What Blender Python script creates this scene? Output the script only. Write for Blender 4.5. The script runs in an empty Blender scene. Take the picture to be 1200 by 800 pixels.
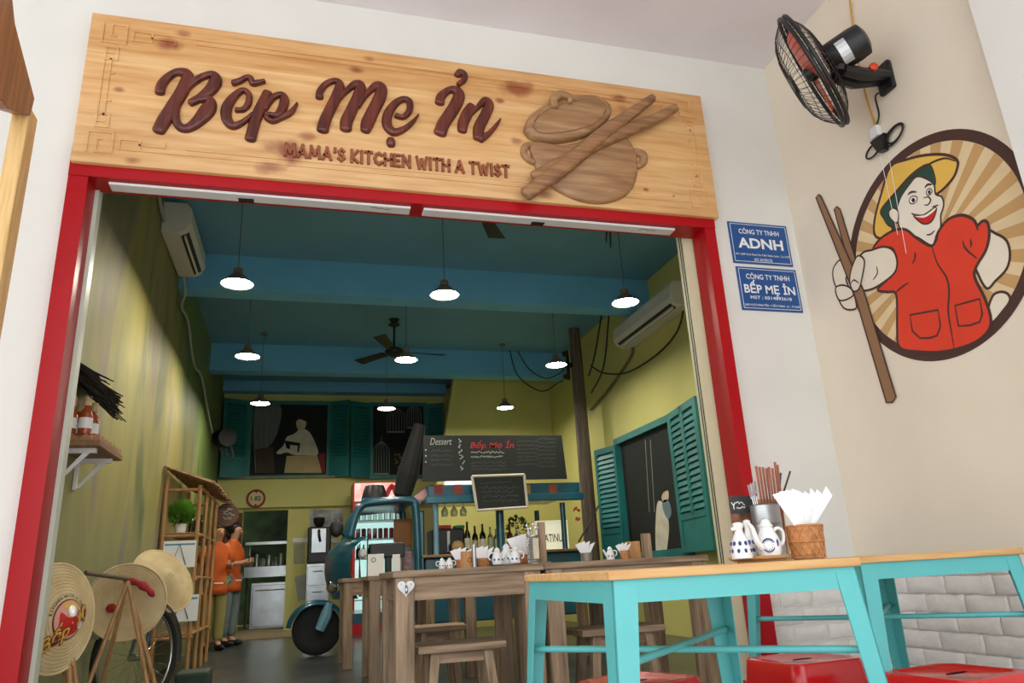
import bpy, bmesh, math, random
from mathutils import Vector, Matrix
random.seed(7)
scene = bpy.context.scene
col = scene.collection
R = math.radians
# ------------------------------------------------------------------ camera
CAM = Vector((0, 0, 0.70)); FPX = 854.35
PITCH, YAW, ROLL = R(17.6435), R(16.3073), R(-3.1096)
fw = Vector((math.sin(YAW)*math.cos(PITCH), math.cos(YAW)*math.cos(PITCH), math.sin(PITCH)))
rt0 = Vector((math.cos(YAW), -math.sin(YAW), 0)); up0 = rt0.cross(fw)
rt = rt0*math.cos(ROLL) + up0*math.sin(ROLL); up = up0*math.cos(ROLL) - rt0*math.sin(ROLL)
cd = bpy.data.cameras.new('camera'); cam = bpy.data.objects.new('camera', cd); col.objects.link(cam)
cd.sensor_width = 36; cd.lens = FPX/1200*36; cd.clip_start = .05; cd.clip_end = 200
cam.matrix_world = Matrix(((rt.x, up.x, -fw.x, CAM.x), (rt.y, up.y, -fw.y, CAM.y), (rt.z, up.z, -fw.z, CAM.z), (0, 0, 0, 1)))
scene.camera = cam
# ------------------------------------------------------------------ world light
w = bpy.data.worlds.new('overcast_sky'); scene.world = w; w.use_nodes = True
bg = w.node_tree.nodes['Background']; bg.inputs[0].default_value = (.93, .97, 1, 1); bg.inputs[1].default_value = 2.5
scene.view_settings.view_transform = 'Standard'; scene.view_settings.look = 'None'
scene.view_settings.exposure = 0.0; scene.view_settings.gamma = 1.0
scene.view_settings.use_curve_mapping = False
sd_ = bpy.data.lights.new('sun', 'SUN'); sd_.energy = 7.0; sd_.angle = R(3); sd_.color = (1, .98, .96)
sun = bpy.data.objects.new('sun', sd_); col.objects.link(sun); sun.rotation_euler = (R(30), 0, R(-15)); sun.location = (0, -6, 9)
LAMP = 150.0
# ------------------------------------------------------------------ helpers
def at(px, py, x=None, y=None, z=None):
    """point of the place seen at photo pixel (px, py) on the plane x=, y= or z="""
    d = rt*(px-600) - up*(py-400) + fw*FPX
    if x is not None: t = (x-CAM.x)/d.x
    elif y is not None: t = (y-CAM.y)/d.y
    else: t = (z-CAM.z)/d.z
    return CAM + d*t
def lin(c):
    def f(v):
        v /= 255.0
        return v/12.92 if v <= .04045 else ((v+.055)/1.055)**2.4
    return (f(c[0]), f(c[1]), f(c[2]), 1)
MATS = {}
def pm(name, c, rough=.6, metal=0, var=.12, scale=6, bump=0, bscale=40, c2=None, stretch=(1, 1, 1), spec=.5, emit=0, trans=0, alpha=1, coat=0, detail=4):
    """procedural principled material: noise between two tones, optional bump"""
    if name in MATS: return MATS[name]
    m = bpy.data.materials.new(name); m.use_nodes = True; nt = m.node_tree; N = nt.nodes; L = nt.links
    b = N['Principled BSDF']
    tc = N.new('ShaderNodeTexCoord'); mp = N.new('ShaderNodeMapping'); mp.inputs['Scale'].default_value = stretch
    L.new(tc.outputs['Object'], mp.inputs[0])
    n = N.new('ShaderNodeTexNoise'); n.inputs['Scale'].default_value = scale; n.inputs['Detail'].default_value = detail
    L.new(mp.outputs[0], n.inputs['Vector'])
    r = N.new('ShaderNodeValToRGB'); A = lin(c)
    B = lin(c2) if c2 else tuple(max(0, v*(1-var*2)) for v in A[:3])+(1,)
    r.color_ramp.elements[0].position = .3; r.color_ramp.elements[1].position = .68
    r.color_ramp.elements[0].color = B; r.color_ramp.elements[1].color = A
    L.new(n.outputs['Fac'], r.inputs[0]); L.new(r.outputs[0], b.inputs['Base Color'])
    b.inputs['Roughness'].default_value = rough; b.inputs['Metallic'].default_value = metal
    b.inputs['Specular IOR Level'].default_value = spec
    if coat: b.inputs['Coat Weight'].default_value = coat; b.inputs['Coat Roughness'].default_value = .12
    if trans: b.inputs['Transmission Weight'].default_value = trans
    if alpha < 1: b.inputs['Alpha'].default_value = alpha
    if emit:
        L.new(r.outputs[0], b.inputs['Emission Color']); b.inputs['Emission Strength'].default_value = emit
    if bump:
        n2 = N.new('ShaderNodeTexNoise'); n2.inputs['Scale'].default_value = bscale; n2.inputs['Detail'].default_value = 3
        L.new(mp.outputs[0], n2.inputs['Vector'])
        bp = N.new('ShaderNodeBump'); bp.inputs['Strength'].default_value = bump; bp.inputs['Distance'].default_value = .01
        L.new(n2.outputs['Fac'], bp.inputs['Height']); L.new(bp.outputs[0], b.inputs['Normal'])
    MATS[name] = m
    return m
def wood(name, c1, c2, axis=0, scale=3.0, rough=.55, c3=None, bump=.15):
    st = [14, 14, 14]; st[axis] = 1.1
    m = pm(name, c1, rough, scale=scale, c2=c2, stretch=tuple(st), bump=bump, bscale=scale*2.2, detail=6)
    if c3:
        r = [n for n in m.node_tree.nodes if n.type == 'VALTORGB'][0]
        e = r.color_ramp.elements.new(.48); e.color = lin(c3)
    return m
class MB:
    """collects shapes in world coordinates, then links them as one mesh object"""
    def __init__(s): s.v = []; s.f = []
    def add(s, vs, fs):
        o = len(s.v); s.v += [Vector(v) for v in vs]; s.f += [[i+o for i in f] for f in fs]; return s
    def box(s, a, b, rz=0, piv=None):
        x0, x1 = sorted((a[0], b[0])); y0, y1 = sorted((a[1], b[1])); z0, z1 = sorted((a[2], b[2]))
        vs = [Vector(p) for p in ((x0, y0, z0), (x1, y0, z0), (x1, y1, z0), (x0, y1, z0), (x0, y0, z1), (x1, y0, z1), (x1, y1, z1), (x0, y1, z1))]
        if rz:
            c = Vector(piv) if piv else Vector(((x0+x1)/2, (y0+y1)/2, 0)); m = Matrix.Rotation(rz, 3, 'Z')
            vs = [m @ (v-c)+c for v in vs]
        return s.add(vs, [(0, 3, 2, 1), (4, 5, 6, 7), (0, 1, 5, 4), (1, 2, 6, 5), (2, 3, 7, 6), (3, 0, 4, 7)])
    def hexa(s, b, t):
        """8 points: bottom loop, top loop"""
        return s.add(list(b)+list(t), [(0, 3, 2, 1), (4, 5, 6, 7), (0, 1, 5, 4), (1, 2, 6, 5), (2, 3, 7, 6), (3, 0, 4, 7)])
    def rbox(s, a, b, r=.01, n=2):
        bm = bmesh.new(); x0, x1 = sorted((a[0], b[0])); y0, y1 = sorted((a[1], b[1])); z0, z1 = sorted((a[2], b[2]))
        bmesh.ops.create_cube(bm, size=1)
        for v in bm.verts: v.co = Vector(((x0+x1)/2+v.co.x*(x1-x0), (y0+y1)/2+v.co.y*(y1-y0), (z0+z1)/2+v.co.z*(z1-z0)))
        bmesh.ops.bevel(bm, geom=bm.edges[:], offset=min(r, .49*min(x1-x0, y1-y0, z1-z0)), segments=n, affect='EDGES', profile=.5)
        return s.bm(bm)
    def bm(s, bm):
        bm.verts.index_update(); s.add([v.co.copy() for v in bm.verts], [[v.index for v in f.verts] for f in bm.faces]); bm.free(); return s
    def tube(s, pts, r, n=8, cap=True, closed=False):
        pts = [Vector(p) for p in pts]; k = len(pts); rs = r if isinstance(r, (list, tuple)) else [r]*k
        rings = []; prev = None
        for i, p in enumerate(pts):
            if closed: t = pts[(i+1) % k]-pts[i-1]
            else: t = (pts[min(i+1, k-1)]-pts[max(i-1, 0)])
            t = t.normalized() if t.length > 1e-9 else Vector((0, 0, 1))
            if prev is None:
                a = Vector((0, 0, 1)) if abs(t.z) < .9 else Vector((1, 0, 0)); u = t.cross(a).normalized()
            else: u = (prev-t*prev.dot(t)).normalized()
            prev = u; v = t.cross(u)
            rings.append([p+(u*math.cos(2*math.pi*j/n)+v*math.sin(2*math.pi*j/n))*rs[i] for j in range(n)])
        o = len(s.v); s.v += [q for rg in rings for q in rg]
        m = k if closed else k-1
        for i in range(m):
            i2 = (i+1) % k
            for j in range(n): s.f.append([o+i*n+j, o+i*n+(j+1) % n, o+i2*n+(j+1) % n, o+i2*n+j])
        if cap and not closed:
            s.f.append([o+j for j in range(n)][::-1]); s.f.append([o+(k-1)*n+j for j in range(n)])
        return s
    def lathe(s, prof, c, n=24, ax=None, cap=True):
        """prof: (radius, height) pairs about the axis ax through c"""
        c = Vector(c); ax = Vector(ax or (0, 0, 1)).normalized()
        a = Vector((1, 0, 0)) if abs(ax.x) < .9 else Vector((0, 1, 0)); u = (a-ax*a.dot(ax)).normalized(); v = ax.cross(u)
        o = len(s.v); k = len(prof)
        for (r_, h) in prof:
            for j in range(n):
                t = 2*math.pi*j/n; s.v.append(c+ax*h+(u*math.cos(t)+v*math.sin(t))*r_)
        for i in range(k-1):
            for j in range(n): s.f.append([o+i*n+j, o+i*n+(j+1) % n, o+(i+1)*n+(j+1) % n, o+(i+1)*n+j])
        if cap:
            if prof[0][0] > 1e-5: s.f.append([o+j for j in range(n)][::-1])
            if prof[-1][0] > 1e-5: s.f.append([o+(k-1)*n+j for j in range(n)])
        return s
    def ball(s, c, r, n=14, m=8):
        r = r if isinstance(r, (list, tuple)) else (r, r, r); c = Vector(c); o = len(s.v)
        for i in range(m+1):
            ph = math.pi*i/m
            for j in range(n):
                t = 2*math.pi*j/n; s.v.append(c+Vector((r[0]*math.sin(ph)*math.cos(t), r[1]*math.sin(ph)*math.sin(t), -r[2]*math.cos(ph))))
        for i in range(m):
            for j in range(n): s.f.append([o+i*n+j, o+i*n+(j+1) % n, o+(i+1)*n+(j+1) % n, o+(i+1)*n+j])
        return s
    def prism(s, poly, d):
        """closed planar outline (3-D points) pushed along vector d"""
        poly = [Vector(p) for p in poly]; d = Vector(d); k = len(poly); o = len(s.v)
        s.v += poly+[p+d for p in poly]
        s.f.append(list(range(o, o+k))); s.f.append(list(range(o+k, o+2*k))[::-1])
        for i in range(k): s.f.append([o+i, o+k+i, o+k+(i+1) % k, o+(i+1) % k])
        return s
    def build(s, name, mat, parent=None, smooth=False, bevel=0, loc=None):
        me = bpy.data.meshes.new(name)
        if parent is not None:
            inv = WM[parent.name].inverted(); vs = [inv @ v for v in s.v]; L0 = None
        else:
            if loc is None:
                xs = [v.x for v in s.v]; ys = [v.y for v in s.v]; zs = [v.z for v in s.v]
                L0 = Vector(((min(xs)+max(xs))/2, (min(ys)+max(ys))/2, min(zs)))
            else: L0 = Vector(loc)
            vs = [v-L0 for v in s.v]
        me.from_pydata([tuple(v) for v in vs], [], s.f); me.update()
        bm = bmesh.new(); bm.from_mesh(me); bmesh.ops.remove_doubles(bm, verts=bm.verts, dist=1e-6)
        bmesh.ops.recalc_face_normals(bm, faces=bm.faces)
        if bevel: bmesh.ops.bevel(bm, geom=[e for e in bm.edges if len(e.link_faces) == 2 and e.calc_face_angle(0) > .6], offset=bevel, segments=2, affect='EDGES', profile=.5)
        bm.to_mesh(me); bm.free()
        o = bpy.data.objects.new(name, me); col.objects.link(o); me.materials.append(mat)
        if smooth:
            me.polygons.foreach_set('use_smooth', [True]*len(me.polygons))
            if smooth != 'all': me.set_sharp_from_angle(angle=R(40))
        if parent is not None: o.parent = parent; WM[o.name] = WM[parent.name].copy()
        else: o.location = L0; WM[o.name] = Matrix.Translation(L0)
        return o
WM = {}
def thing(name, label, cat, loc=(0, 0, 0), group=None, rz=0):
    o = bpy.data.objects.new(name, None); col.objects.link(o); o.location = loc; o.rotation_euler.z = rz
    o.empty_display_size = .1
    WM[o.name] = Matrix.Translation(loc) @ Matrix.Rotation(rz, 4, 'Z')
    o['label'] = label; o['category'] = cat
    if group: o['group'] = group
    return o
def tag(o, label, cat, group=None):
    o['label'] = label; o['category'] = cat
    if group: o['group'] = group
    return o
def struct(o): o['kind'] = 'structure'; return o
def dup(root, loc, rz=0, label=None, group=None):
    r = root.copy(); col.objects.link(r); r.location = loc; r.rotation_euler.z = rz
    if label: r['label'] = label
    if group: r['group'] = group
    for ch in [c for c in bpy.data.objects if c.parent == root]:
        c = ch.copy(); col.objects.link(c); c.parent = r
        for g in [k for k in bpy.data.objects if k.parent == ch]:
            d = g.copy(); col.objects.link(d); d.parent = c
    return r
def catmull(pts, step=6, closed=False):
    pts = [Vector(p) for p in pts]; k = len(pts); out = []
    rng = range(k) if closed else range(k-1)
    for i in rng:
        p0 = pts[(i-1) % k] if closed or i > 0 else pts[0]; p1 = pts[i]; p2 = pts[(i+1) % k]
        p3 = pts[(i+2) % k] if closed or i+2 < k else pts[-1]
        for j in range(step):
            t = j/step
            out.append(.5*((2*p1)+(p2-p0)*t+(2*p0-5*p1+4*p2-p3)*t*t+(3*p1-p0-3*p2+p3)*t**3))
    if not closed: out.append(pts[-1])
    return out
def text_mesh(body, size=1.0, extrude=0, offset=0, align='LEFT', shear=0, bevel=0, res=3):
    cu = bpy.data.curves.new('lettering', 'FONT'); cu.body = body; cu.size = size; cu.extrude = extrude; cu.offset = offset
    cu.align_x = align; cu.shear = shear; cu.bevel_depth = bevel; cu.resolution_u = res
    o = bpy.data.objects.new('lettering', cu); col.objects.link(o)
    dg = bpy.context.evaluated_depsgraph_get(); me = bpy.data.meshes.new_from_object(o.evaluated_get(dg))
    vs = [v.co.copy() for v in me.vertices]; fs = [list(p.vertices) for p in me.polygons]
    bpy.data.objects.remove(o); bpy.data.curves.remove(cu); bpy.data.meshes.remove(me)
    return vs, fs
def text_on(mb, body, o, ux, uy, width=None, height=None, extrude=.0006, offset=0, align='LEFT', shear=0):
    """lettering lying on a plane: o start of baseline (or middle when centred), ux reading direction, uy upward"""
    vs, fs = text_mesh(body, 1.0, 0, offset, 'LEFT', shear)
    x0 = min(v.x for v in vs); x1 = max(v.x for v in vs); y0 = min(v.y for v in vs); y1 = max(v.y for v in vs)
    o = Vector(o); ux = Vector(ux).normalized(); uy = Vector(uy).normalized(); n = ux.cross(uy)
    sx = (width/(x1-x0)) if width else None; sy = (height/(y1-y0)) if height else None
    sx = sx or sy; sy = sy or sx
    sh = (x1+x0)/2 if align == 'CENTER' else x0
    mb.add([o+ux*((v.x-sh)*sx)+uy*((v.y)*sy)+n*(extrude) for v in vs], fs)
    return mb
def ribbon(mb, pts, w, n, closed=False):
    """flat painted line of half-width w (or list) lying on a surface with normal n"""
    k = len(pts); n = Vector(n); L = []
    for i, p in enumerate(pts):
        a = pts[(i-1) % k] if closed or i else pts[0]; b = pts[(i+1) % k] if closed or i < k-1 else pts[-1]
        t = (Vector(b)-Vector(a)); t = t.normalized() if t.length > 1e-9 else Vector((1, 0, 0))
        s_ = n.cross(t).normalized(); ww = w[i] if isinstance(w, list) else w
        L += [Vector(p)-s_*ww, Vector(p)+s_*ww]
    fs = [(2*i, 2*i+1, 2*i+3, 2*i+2) for i in range(k-1)]
    if closed: fs.append((2*k-2, 2*k-1, 1, 0))
    mb.add(L, fs); return mb
def fill(mb, poly):
    """planar outline (may be concave), triangulated inside its edge"""
    from mathutils.geometry import delaunay_2d_cdt
    P = [Vector(p) for p in poly]; ex = [max(p[k] for p in P)-min(p[k] for p in P) for k in range(3)]; dr = ex.index(min(ex)); ks = [k for k in range(3) if k != dr]; c = P[0][dr]
    vs, es, fs = delaunay_2d_cdt([Vector((p[ks[0]], p[ks[1]])) for p in P], [(i, (i+1) % len(P)) for i in range(len(P))], [], 1, 1e-6)[:3]
    out = []
    for v in vs: q = [0, 0, 0]; q[ks[0]], q[ks[1]], q[dr] = v.x, v.y, c; out.append(q)
    return mb.add(out, [list(f) for f in fs])
def carve(mb, pts, o, ux, uy, n, h, step=7):
    """raised rounded stroke: pts (u, v, half width) on the plane, height h"""
    ps = catmull([Vector((p[0], p[1], p[2])) for p in pts], step); k = len(ps)
    prof = [(-1, 0), (-1, .35), (-.86, .72), (-.55, .95), (0, 1), (.55, .95), (.86, .72), (1, .35), (1, 0)]
    rows = []
    def row(p, t, sc, hh):
        s_ = Vector((-t.y, t.x)); return [o+ux*(p.x+s_.x*a*p.z*sc)+uy*(p.y+s_.y*a*p.z*sc)+n*(h*b*hh) for a, b in prof]
    def tang(i):
        a = ps[max(0, i-1)]; b = ps[min(k-1, i+1)]; t = Vector((b.x-a.x, b.y-a.y)); return t.normalized() if t.length > 1e-9 else Vector((1, 0))
    def shift(p, t, d): return Vector((p.x+t.x*d, p.y+t.y*d, p.z))
    t0 = tang(0)
    for q, sc, hh in ((.6, .12, .3), (.5, .6, .65), (.28, .9, .92)): rows.append(row(shift(ps[0], t0, -q*ps[0].z), t0, sc, hh))
    for i in range(k): rows.append(row(ps[i], tang(i), 1, 1))
    t1 = tang(k-1)
    for q, sc, hh in ((.28, .9, .92), (.5, .6, .65), (.6, .12, .3)): rows.append(row(shift(ps[-1], t1, q*ps[-1].z), t1, sc, hh))
    m = len(prof); vs = [v for r_ in rows for v in r_]; fs = []
    for i in range(len(rows)-1):
        for j in range(m-1): fs.append((i*m+j, i*m+j+1, (i+1)*m+j+1, (i+1)*m+j))
    fs.append(tuple(range(m))[::-1]); fs.append(tuple(range((len(rows)-1)*m, len(rows)*m)))
    mb.add(vs, fs); return mb
def islands(vs, fs):
    par = list(range(len(vs)))
    def fd(a):
        while par[a] != a: par[a] = par[par[a]]; a = par[a]
        return a
    for f in fs:
        for i in f[1:]: par[fd(i)] = fd(f[0])
    g = {}
    for f in fs: g.setdefault(fd(f[0]), []).append(f)
    out = []
    for fl in g.values():
        ids = sorted({i for f in fl for i in f}); mp = {a: b for b, a in enumerate(ids)}
        out.append(([vs[i] for i in ids], [[mp[i] for i in f] for f in fl]))
    return out
X_, Y_, Z_ = Vector((1, 0, 0)), Vector((0, 1, 0)), Vector((0, 0, 1))
# ------------------------------------------------------------------ the setting
YF, ZC, XW, XR, YB, YS = 3.52, 3.88, 2.92, 3.78, 12.3, 10.9
def xl(y): return -1.2-.0115*(y-3.6)
M_front = pm('facade_paint', (228, 226, 219), .75, var=.03, scale=2.2, bump=.06, bscale=60)
M_side = pm('side_wall_paint', (236, 224, 203), .75, var=.045, scale=1.4, bump=.08, bscale=50)
M_ceil = pm('canopy_paint', (238, 231, 234), .8, var=.04, scale=1.5, bump=.05, bscale=40)
M_pave = pm('street_paving', (176, 175, 174), .8, var=.1, scale=4)
M_red = pm('red_gloss_paint', (172, 10, 22), .38, var=.05, scale=3, bump=.05, bscale=90, spec=.28)
M_teal = pm('ceiling_teal_paint', (110, 166, 196), .7, var=.06, scale=1.5)
M_beam = pm('beam_teal_paint', (112, 190, 236), .65, var=.06, scale=1.5)
M_yel = pm('yellow_green_paint', (216, 209, 132), .7, var=.07, scale=1.2, c2=(198, 196, 116))
M_brick = pm('white_painted_brick', (236, 232, 226), .75, var=.08, scale=8, bump=.6, bscale=26)
M_mortar = pm('white_painted_mortar', (216, 210, 202), .85, var=.1, scale=10, bump=.5, bscale=40)
M_floor = pm('dark_floor_tile', (72, 77, 76), .28, var=.15, scale=2.5, c2=(50, 55, 54))
M_white = pm('white_plastic', (232, 232, 230), .4, var=.02)
M_cream = pm('cream_aluminium', (214, 208, 172), .45, var=.04)
M_black = pm('black_plastic', (22, 23, 24), .4, var=.1)
M_tealpaint = pm('shutter_teal_paint', (34, 128, 126), .5, var=.12, scale=3, c2=(26, 104, 104))
M_tealdark = pm('shutter_teal_shaded', (22, 82, 86), .6, var=.12, scale=3)  # darker teal puts the shade behind the slats into the colour
# left interior wall: a painted landscape in blurred upright strokes
def landscape():
    m = bpy.data.materials.new('painted_landscape'); m.use_nodes = True; nt = m.node_tree; N = nt.nodes; L = nt.links; b = N['Principled BSDF']
    tc = N.new('ShaderNodeTexCoord'); mp = N.new('ShaderNodeMapping'); mp.inputs['Scale'].default_value = (1, 1.5, .42); L.new(tc.outputs['Object'], mp.inputs[0])
    n1 = N.new('ShaderNodeTexNoise'); n1.inputs['Scale'].default_value = 1.15; n1.inputs['Detail'].default_value = 5; n1.inputs['Distortion'].default_value = .6; L.new(mp.outputs[0], n1.inputs['Vector'])
    r = N.new('ShaderNodeValToRGB'); cr = r.color_ramp
    stops = [(.25, (66, 82, 50)), (.36, (110, 116, 70)), (.45, (146, 141, 82)), (.55, (162, 151, 82)), (.63, (140, 130, 106)), (.74, (120, 121, 77))]
    cr.elements[0].position, cr.elements[0].color = stops[0][0], lin(stops[0][1]); cr.elements[1].position, cr.elements[1].color = stops[-1][0], lin(stops[-1][1])
    for p, c in stops[1:-1]: e = cr.elements.new(p); e.color = lin(c)
    L.new(n1.outputs['Fac'], r.inputs[0])
    sx = N.new('ShaderNodeSeparateXYZ'); L.new(tc.outputs['Object'], sx.inputs[0])
    # lower grey-green meadow and a green tone mixed in towards the upper far end
    mr = N.new('ShaderNodeMapRange'); mr.inputs[1].default_value = 1.5; mr.inputs[2].default_value = .7; L.new(sx.outputs['Z'], mr.inputs[0])
    mx = N.new('ShaderNodeMixRGB'); mx.inputs[2].default_value = lin((122, 127, 100)); L.new(r.outputs[0], mx.inputs[1])
    mu = N.new('ShaderNodeMath'); mu.operation = 'MULTIPLY'; mu.inputs[1].default_value = .65; L.new(mr.outputs[0], mu.inputs[0]); L.new(mu.outputs[0], mx.inputs[0])
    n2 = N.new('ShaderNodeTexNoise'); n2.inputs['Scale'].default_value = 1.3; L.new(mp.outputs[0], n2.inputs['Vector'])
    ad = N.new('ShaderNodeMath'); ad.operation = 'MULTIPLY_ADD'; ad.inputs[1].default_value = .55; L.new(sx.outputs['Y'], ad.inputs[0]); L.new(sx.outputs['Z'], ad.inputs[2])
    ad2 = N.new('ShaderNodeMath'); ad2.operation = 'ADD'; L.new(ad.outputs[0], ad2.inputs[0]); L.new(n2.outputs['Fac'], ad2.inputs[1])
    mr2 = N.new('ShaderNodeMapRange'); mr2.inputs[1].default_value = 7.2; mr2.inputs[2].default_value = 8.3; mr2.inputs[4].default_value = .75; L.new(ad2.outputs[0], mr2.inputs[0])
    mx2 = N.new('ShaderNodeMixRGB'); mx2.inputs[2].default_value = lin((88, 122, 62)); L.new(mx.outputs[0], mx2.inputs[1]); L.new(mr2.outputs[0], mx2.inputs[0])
    L.new(mx2.outputs[0], b.inputs['Base Color']); b.inputs['Roughness'].default_value = .6
    return m
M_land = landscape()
struct(MB().box((-9, -14, -.1), (9, YF, 0)).build('floor_street', M_pave))
struct(MB().box((-3, YF, -.1), (XR+.3, 16, 0)).build('floor', M_floor))
f = MB(); f.box((-7, YF, 0), (-1.08, YF+.12, ZC)); f.box((2.26, YF, 0), (XR+.2, YF+.12, ZC)); f.box((-1.08, YF, 2.66), (2.26, YF+.12, ZC))
wfr = struct(f.build('wall_front', M_front))
struct(MB().box((-7, -1.6, ZC), (XW+.2, YF, ZC+.15)).build('ceiling_canopy', M_ceil))
# right side wall: plaster above, white painted bricks below
wr = struct(MB().box((XW, -1.6, .672), (XW+.2, YF, ZC)).box((XW+.03, -1.6, 0), (XW+.2, YF, .672)).build('wall_right', M_side))
MB().box((XW+.009, -1.6, 0), (XW+.032, YF, .672)).build('mortar_bed', M_mortar, wr)
rb = random.Random(3)
def brick_field(parent, org, du, nrm, length, ztop, courses, mat):
    """single bricks with uneven faces: org start of the run, du along it, nrm out of the wall"""
    org, du, nrm = Vector(org), Vector(du), Vector(nrm); us = [0, .045, .3, .55, .8, .955, 1]; vs_ = [0, .13, .5, .87, 1]; nx, nz = len(us), len(vs_)
    for c in range(courses):
        z0 = ztop-(c+1)*.0835; a = -(.11 if c % 2 else 0)-rb.random()*.03
        while a < length:
            ln = .19+rb.random()*.07; a0, a1 = max(a, 0), min(a+ln, length); a += ln+.004
            if a1-a0 < .02: continue
            g = []; h = .080+rb.uniform(-.001, .001); tilt = rb.uniform(-.003, .003)
            for u in us:
                for v in vs_:
                    edge = u in (0, 1) or v in (0, 1)
                    g.append(org+du*(a0+u*(a1-a0)+(rb.uniform(-.004, .004) if 0 < u < 1 else 0))+nrm*((-.007 if edge else rb.uniform(-.003, .003)+tilt*(v-.5)))+Z_*(z0+v*h+(rb.uniform(-.004, .004))))
            bk = [p-nrm*(p-org).dot(nrm)-nrm*.03 for p in g]
            fs = [(i*nz+j, i*nz+j+1, (i+1)*nz+j+1, (i+1)*nz+j) for i in range(nx-1) for j in range(nz-1)]
            rim = [i*nz for i in range(nx)]+[(nx-1)*nz+j for j in range(1, nz)]+[i*nz+nz-1 for i in range(nx-2, -1, -1)]+[j for j in range(nz-2, 0, -1)]; K = len(g)
            fs += [(rim[q], rim[(q+1) % len(rim)], rim[(q+1) % len(rim)]+K, rim[q]+K) for q in range(len(rim))]
            MB().add(g+bk, fs).build('brick', mat, parent, smooth='all')
Z_ = Vector((0, 0, 1))
brick_field(wr, (XW, YF-.012, 0), (0, -1, 0), (-1, 0, 0), 1.62, .670, 8, M_brick)
M_brick2 = pm('facade_white_brick', (238, 235, 229), .75, var=.06, scale=8, bump=.6, bscale=26)
brick_field(wfr, (2.33, YF-.003, 0), (1, 0, 0), (0, -1, 0), XW-2.335, .62, 7, M_brick2)
struct(MB().box((2.8, -1.6, 0), (XW, 1.985, ZC)).build('wall_pillar', M_front))
# interior shell
struct(MB().box((-2.2, YF+.12, ZC), (XR+.3, 16, ZC+.15)).build('ceiling', M_teal))
y0, y1 = YF+.12, 14.6
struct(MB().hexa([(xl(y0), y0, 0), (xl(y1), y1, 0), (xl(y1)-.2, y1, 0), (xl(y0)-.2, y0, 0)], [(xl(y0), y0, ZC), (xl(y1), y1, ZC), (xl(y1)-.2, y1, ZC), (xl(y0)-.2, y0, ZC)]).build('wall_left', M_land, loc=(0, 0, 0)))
struct(MB().box((XR, YF+.12, 0), (XR+.2, YB+.2, ZC)).build('wall_interior_right', M_yel))
DX0, DX1, DZ = -.905, -.235, 1.845
b = MB(); b.box((-1.6, YB, 0), (DX0, YB+.14, ZC)); b.box((DX1, YB, 0), (XR+.2, YB+.14, ZC)); b.box((DX0, YB, DZ), (DX1, YB+.14, ZC))
struct(b.build('wall_back', M_yel))
# yellow stair box in front of the back wall, its open edge leaning
p0, p1 = at(534, 430, y=YS), at(521, 512, y=YS)
d_ = (p1-p0)/(p1.z-p0.z); tp, bt = p0+d_*(ZC-p0.z), p0+d_*(1.9-p0.z)
struct(MB().prism([tp, (XR, YS, ZC), (XR, YS, 0), (bt.x, YS, 0), bt], (0, .16, 0)).build('wall_stair', M_yel))
# ceiling beams, bulkhead
for i, (ya, yb, zb) in enumerate(((7.16, 7.40, 3.51), (10.09, 10.32, 3.50))):
    struct(MB().box((xl(ya)-.05, ya, zb), (XR, yb, ZC)).build('trim_beam_%d' % (i+1), M_beam))
struct(MB().box((xl(YB)-.05, YB-.25, 3.715), (2.3, YB, ZC)).build('trim_bulkhead', M_beam))
for i, x in enumerate((at(258, 230, z=ZC).x,)):
    pass
# yellow band over the kitchen door
lb = at(252, 596, y=YB-.08); lt = at(252, 562, y=YB-.08)
struct(MB().box((xl(YB)-.05, YB-.08, lb.z), (.80, YB, lt.z)).build('trim_lintel', M_yel))
struct(MB().box((xl(YB)-.05, YB-.13, lt.z), (.80, YB, lt.z+.03)).build('trim_ledge', pm('grey_ledge', (150, 150, 110), .8, var=.2, scale=6)))
# raised step into the kitchen and the kitchen shell beyond the door
M_step = pm('beige_step', (176, 158, 120), .6, var=.1)
struct(MB().box((-1.25, 11.85, 0), (.75, YB, .07)).build('floor_step', M_step))
struct(MB().box((-1.4, YB+.14, 0), (.4, 15, .07)).build('floor_kitchen', M_step))
struct(MB().box((-1.5, 15, 0), (.5, 15.1, 2.7)).build('wall_kitchen_back', pm('kitchen_green_tile', (70, 92, 52), .5, var=.25, scale=4, c2=(28, 42, 24))))
struct(MB().box((.4, YB+.14, 0), (.5, 15, 2.7)).build('wall_kitchen_right', M_yel))
struct(MB().box((-1.6, YB+.14, 2.6), (.5, 15.1, 2.7)).build('ceiling_kitchen', M_teal))
# red door frame
xL0, xL1 = -1.125, -1.04; xR0, xR1 = 2.25, 2.32
tr = struct(MB().box((xL0, 3.47, 0), (xL1, 3.62, 2.605)).build('trim_1', M_red))
struct(MB().box((xR0, 3.47, 0), (xR1, 3.62, 2.605)).build('trim_2', M_red))
tl = struct(MB().box((xL0, 3.465, 2.605), (xR1, 3.62, 2.76)).build('trim_3', M_red))
for px, py in ((110, 197), (835, 262)):
    q = at(px, py, y=3.46); MB().lathe([(.012, 0), (.012, .006), (.006, .008)], (q.x if q.x > 0 else q.x-.03, 3.466, 2.70), 10, (0, -1, 0)).build('screw', pm('steel', (190, 192, 196), .3, 1, .05), tl)
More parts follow.
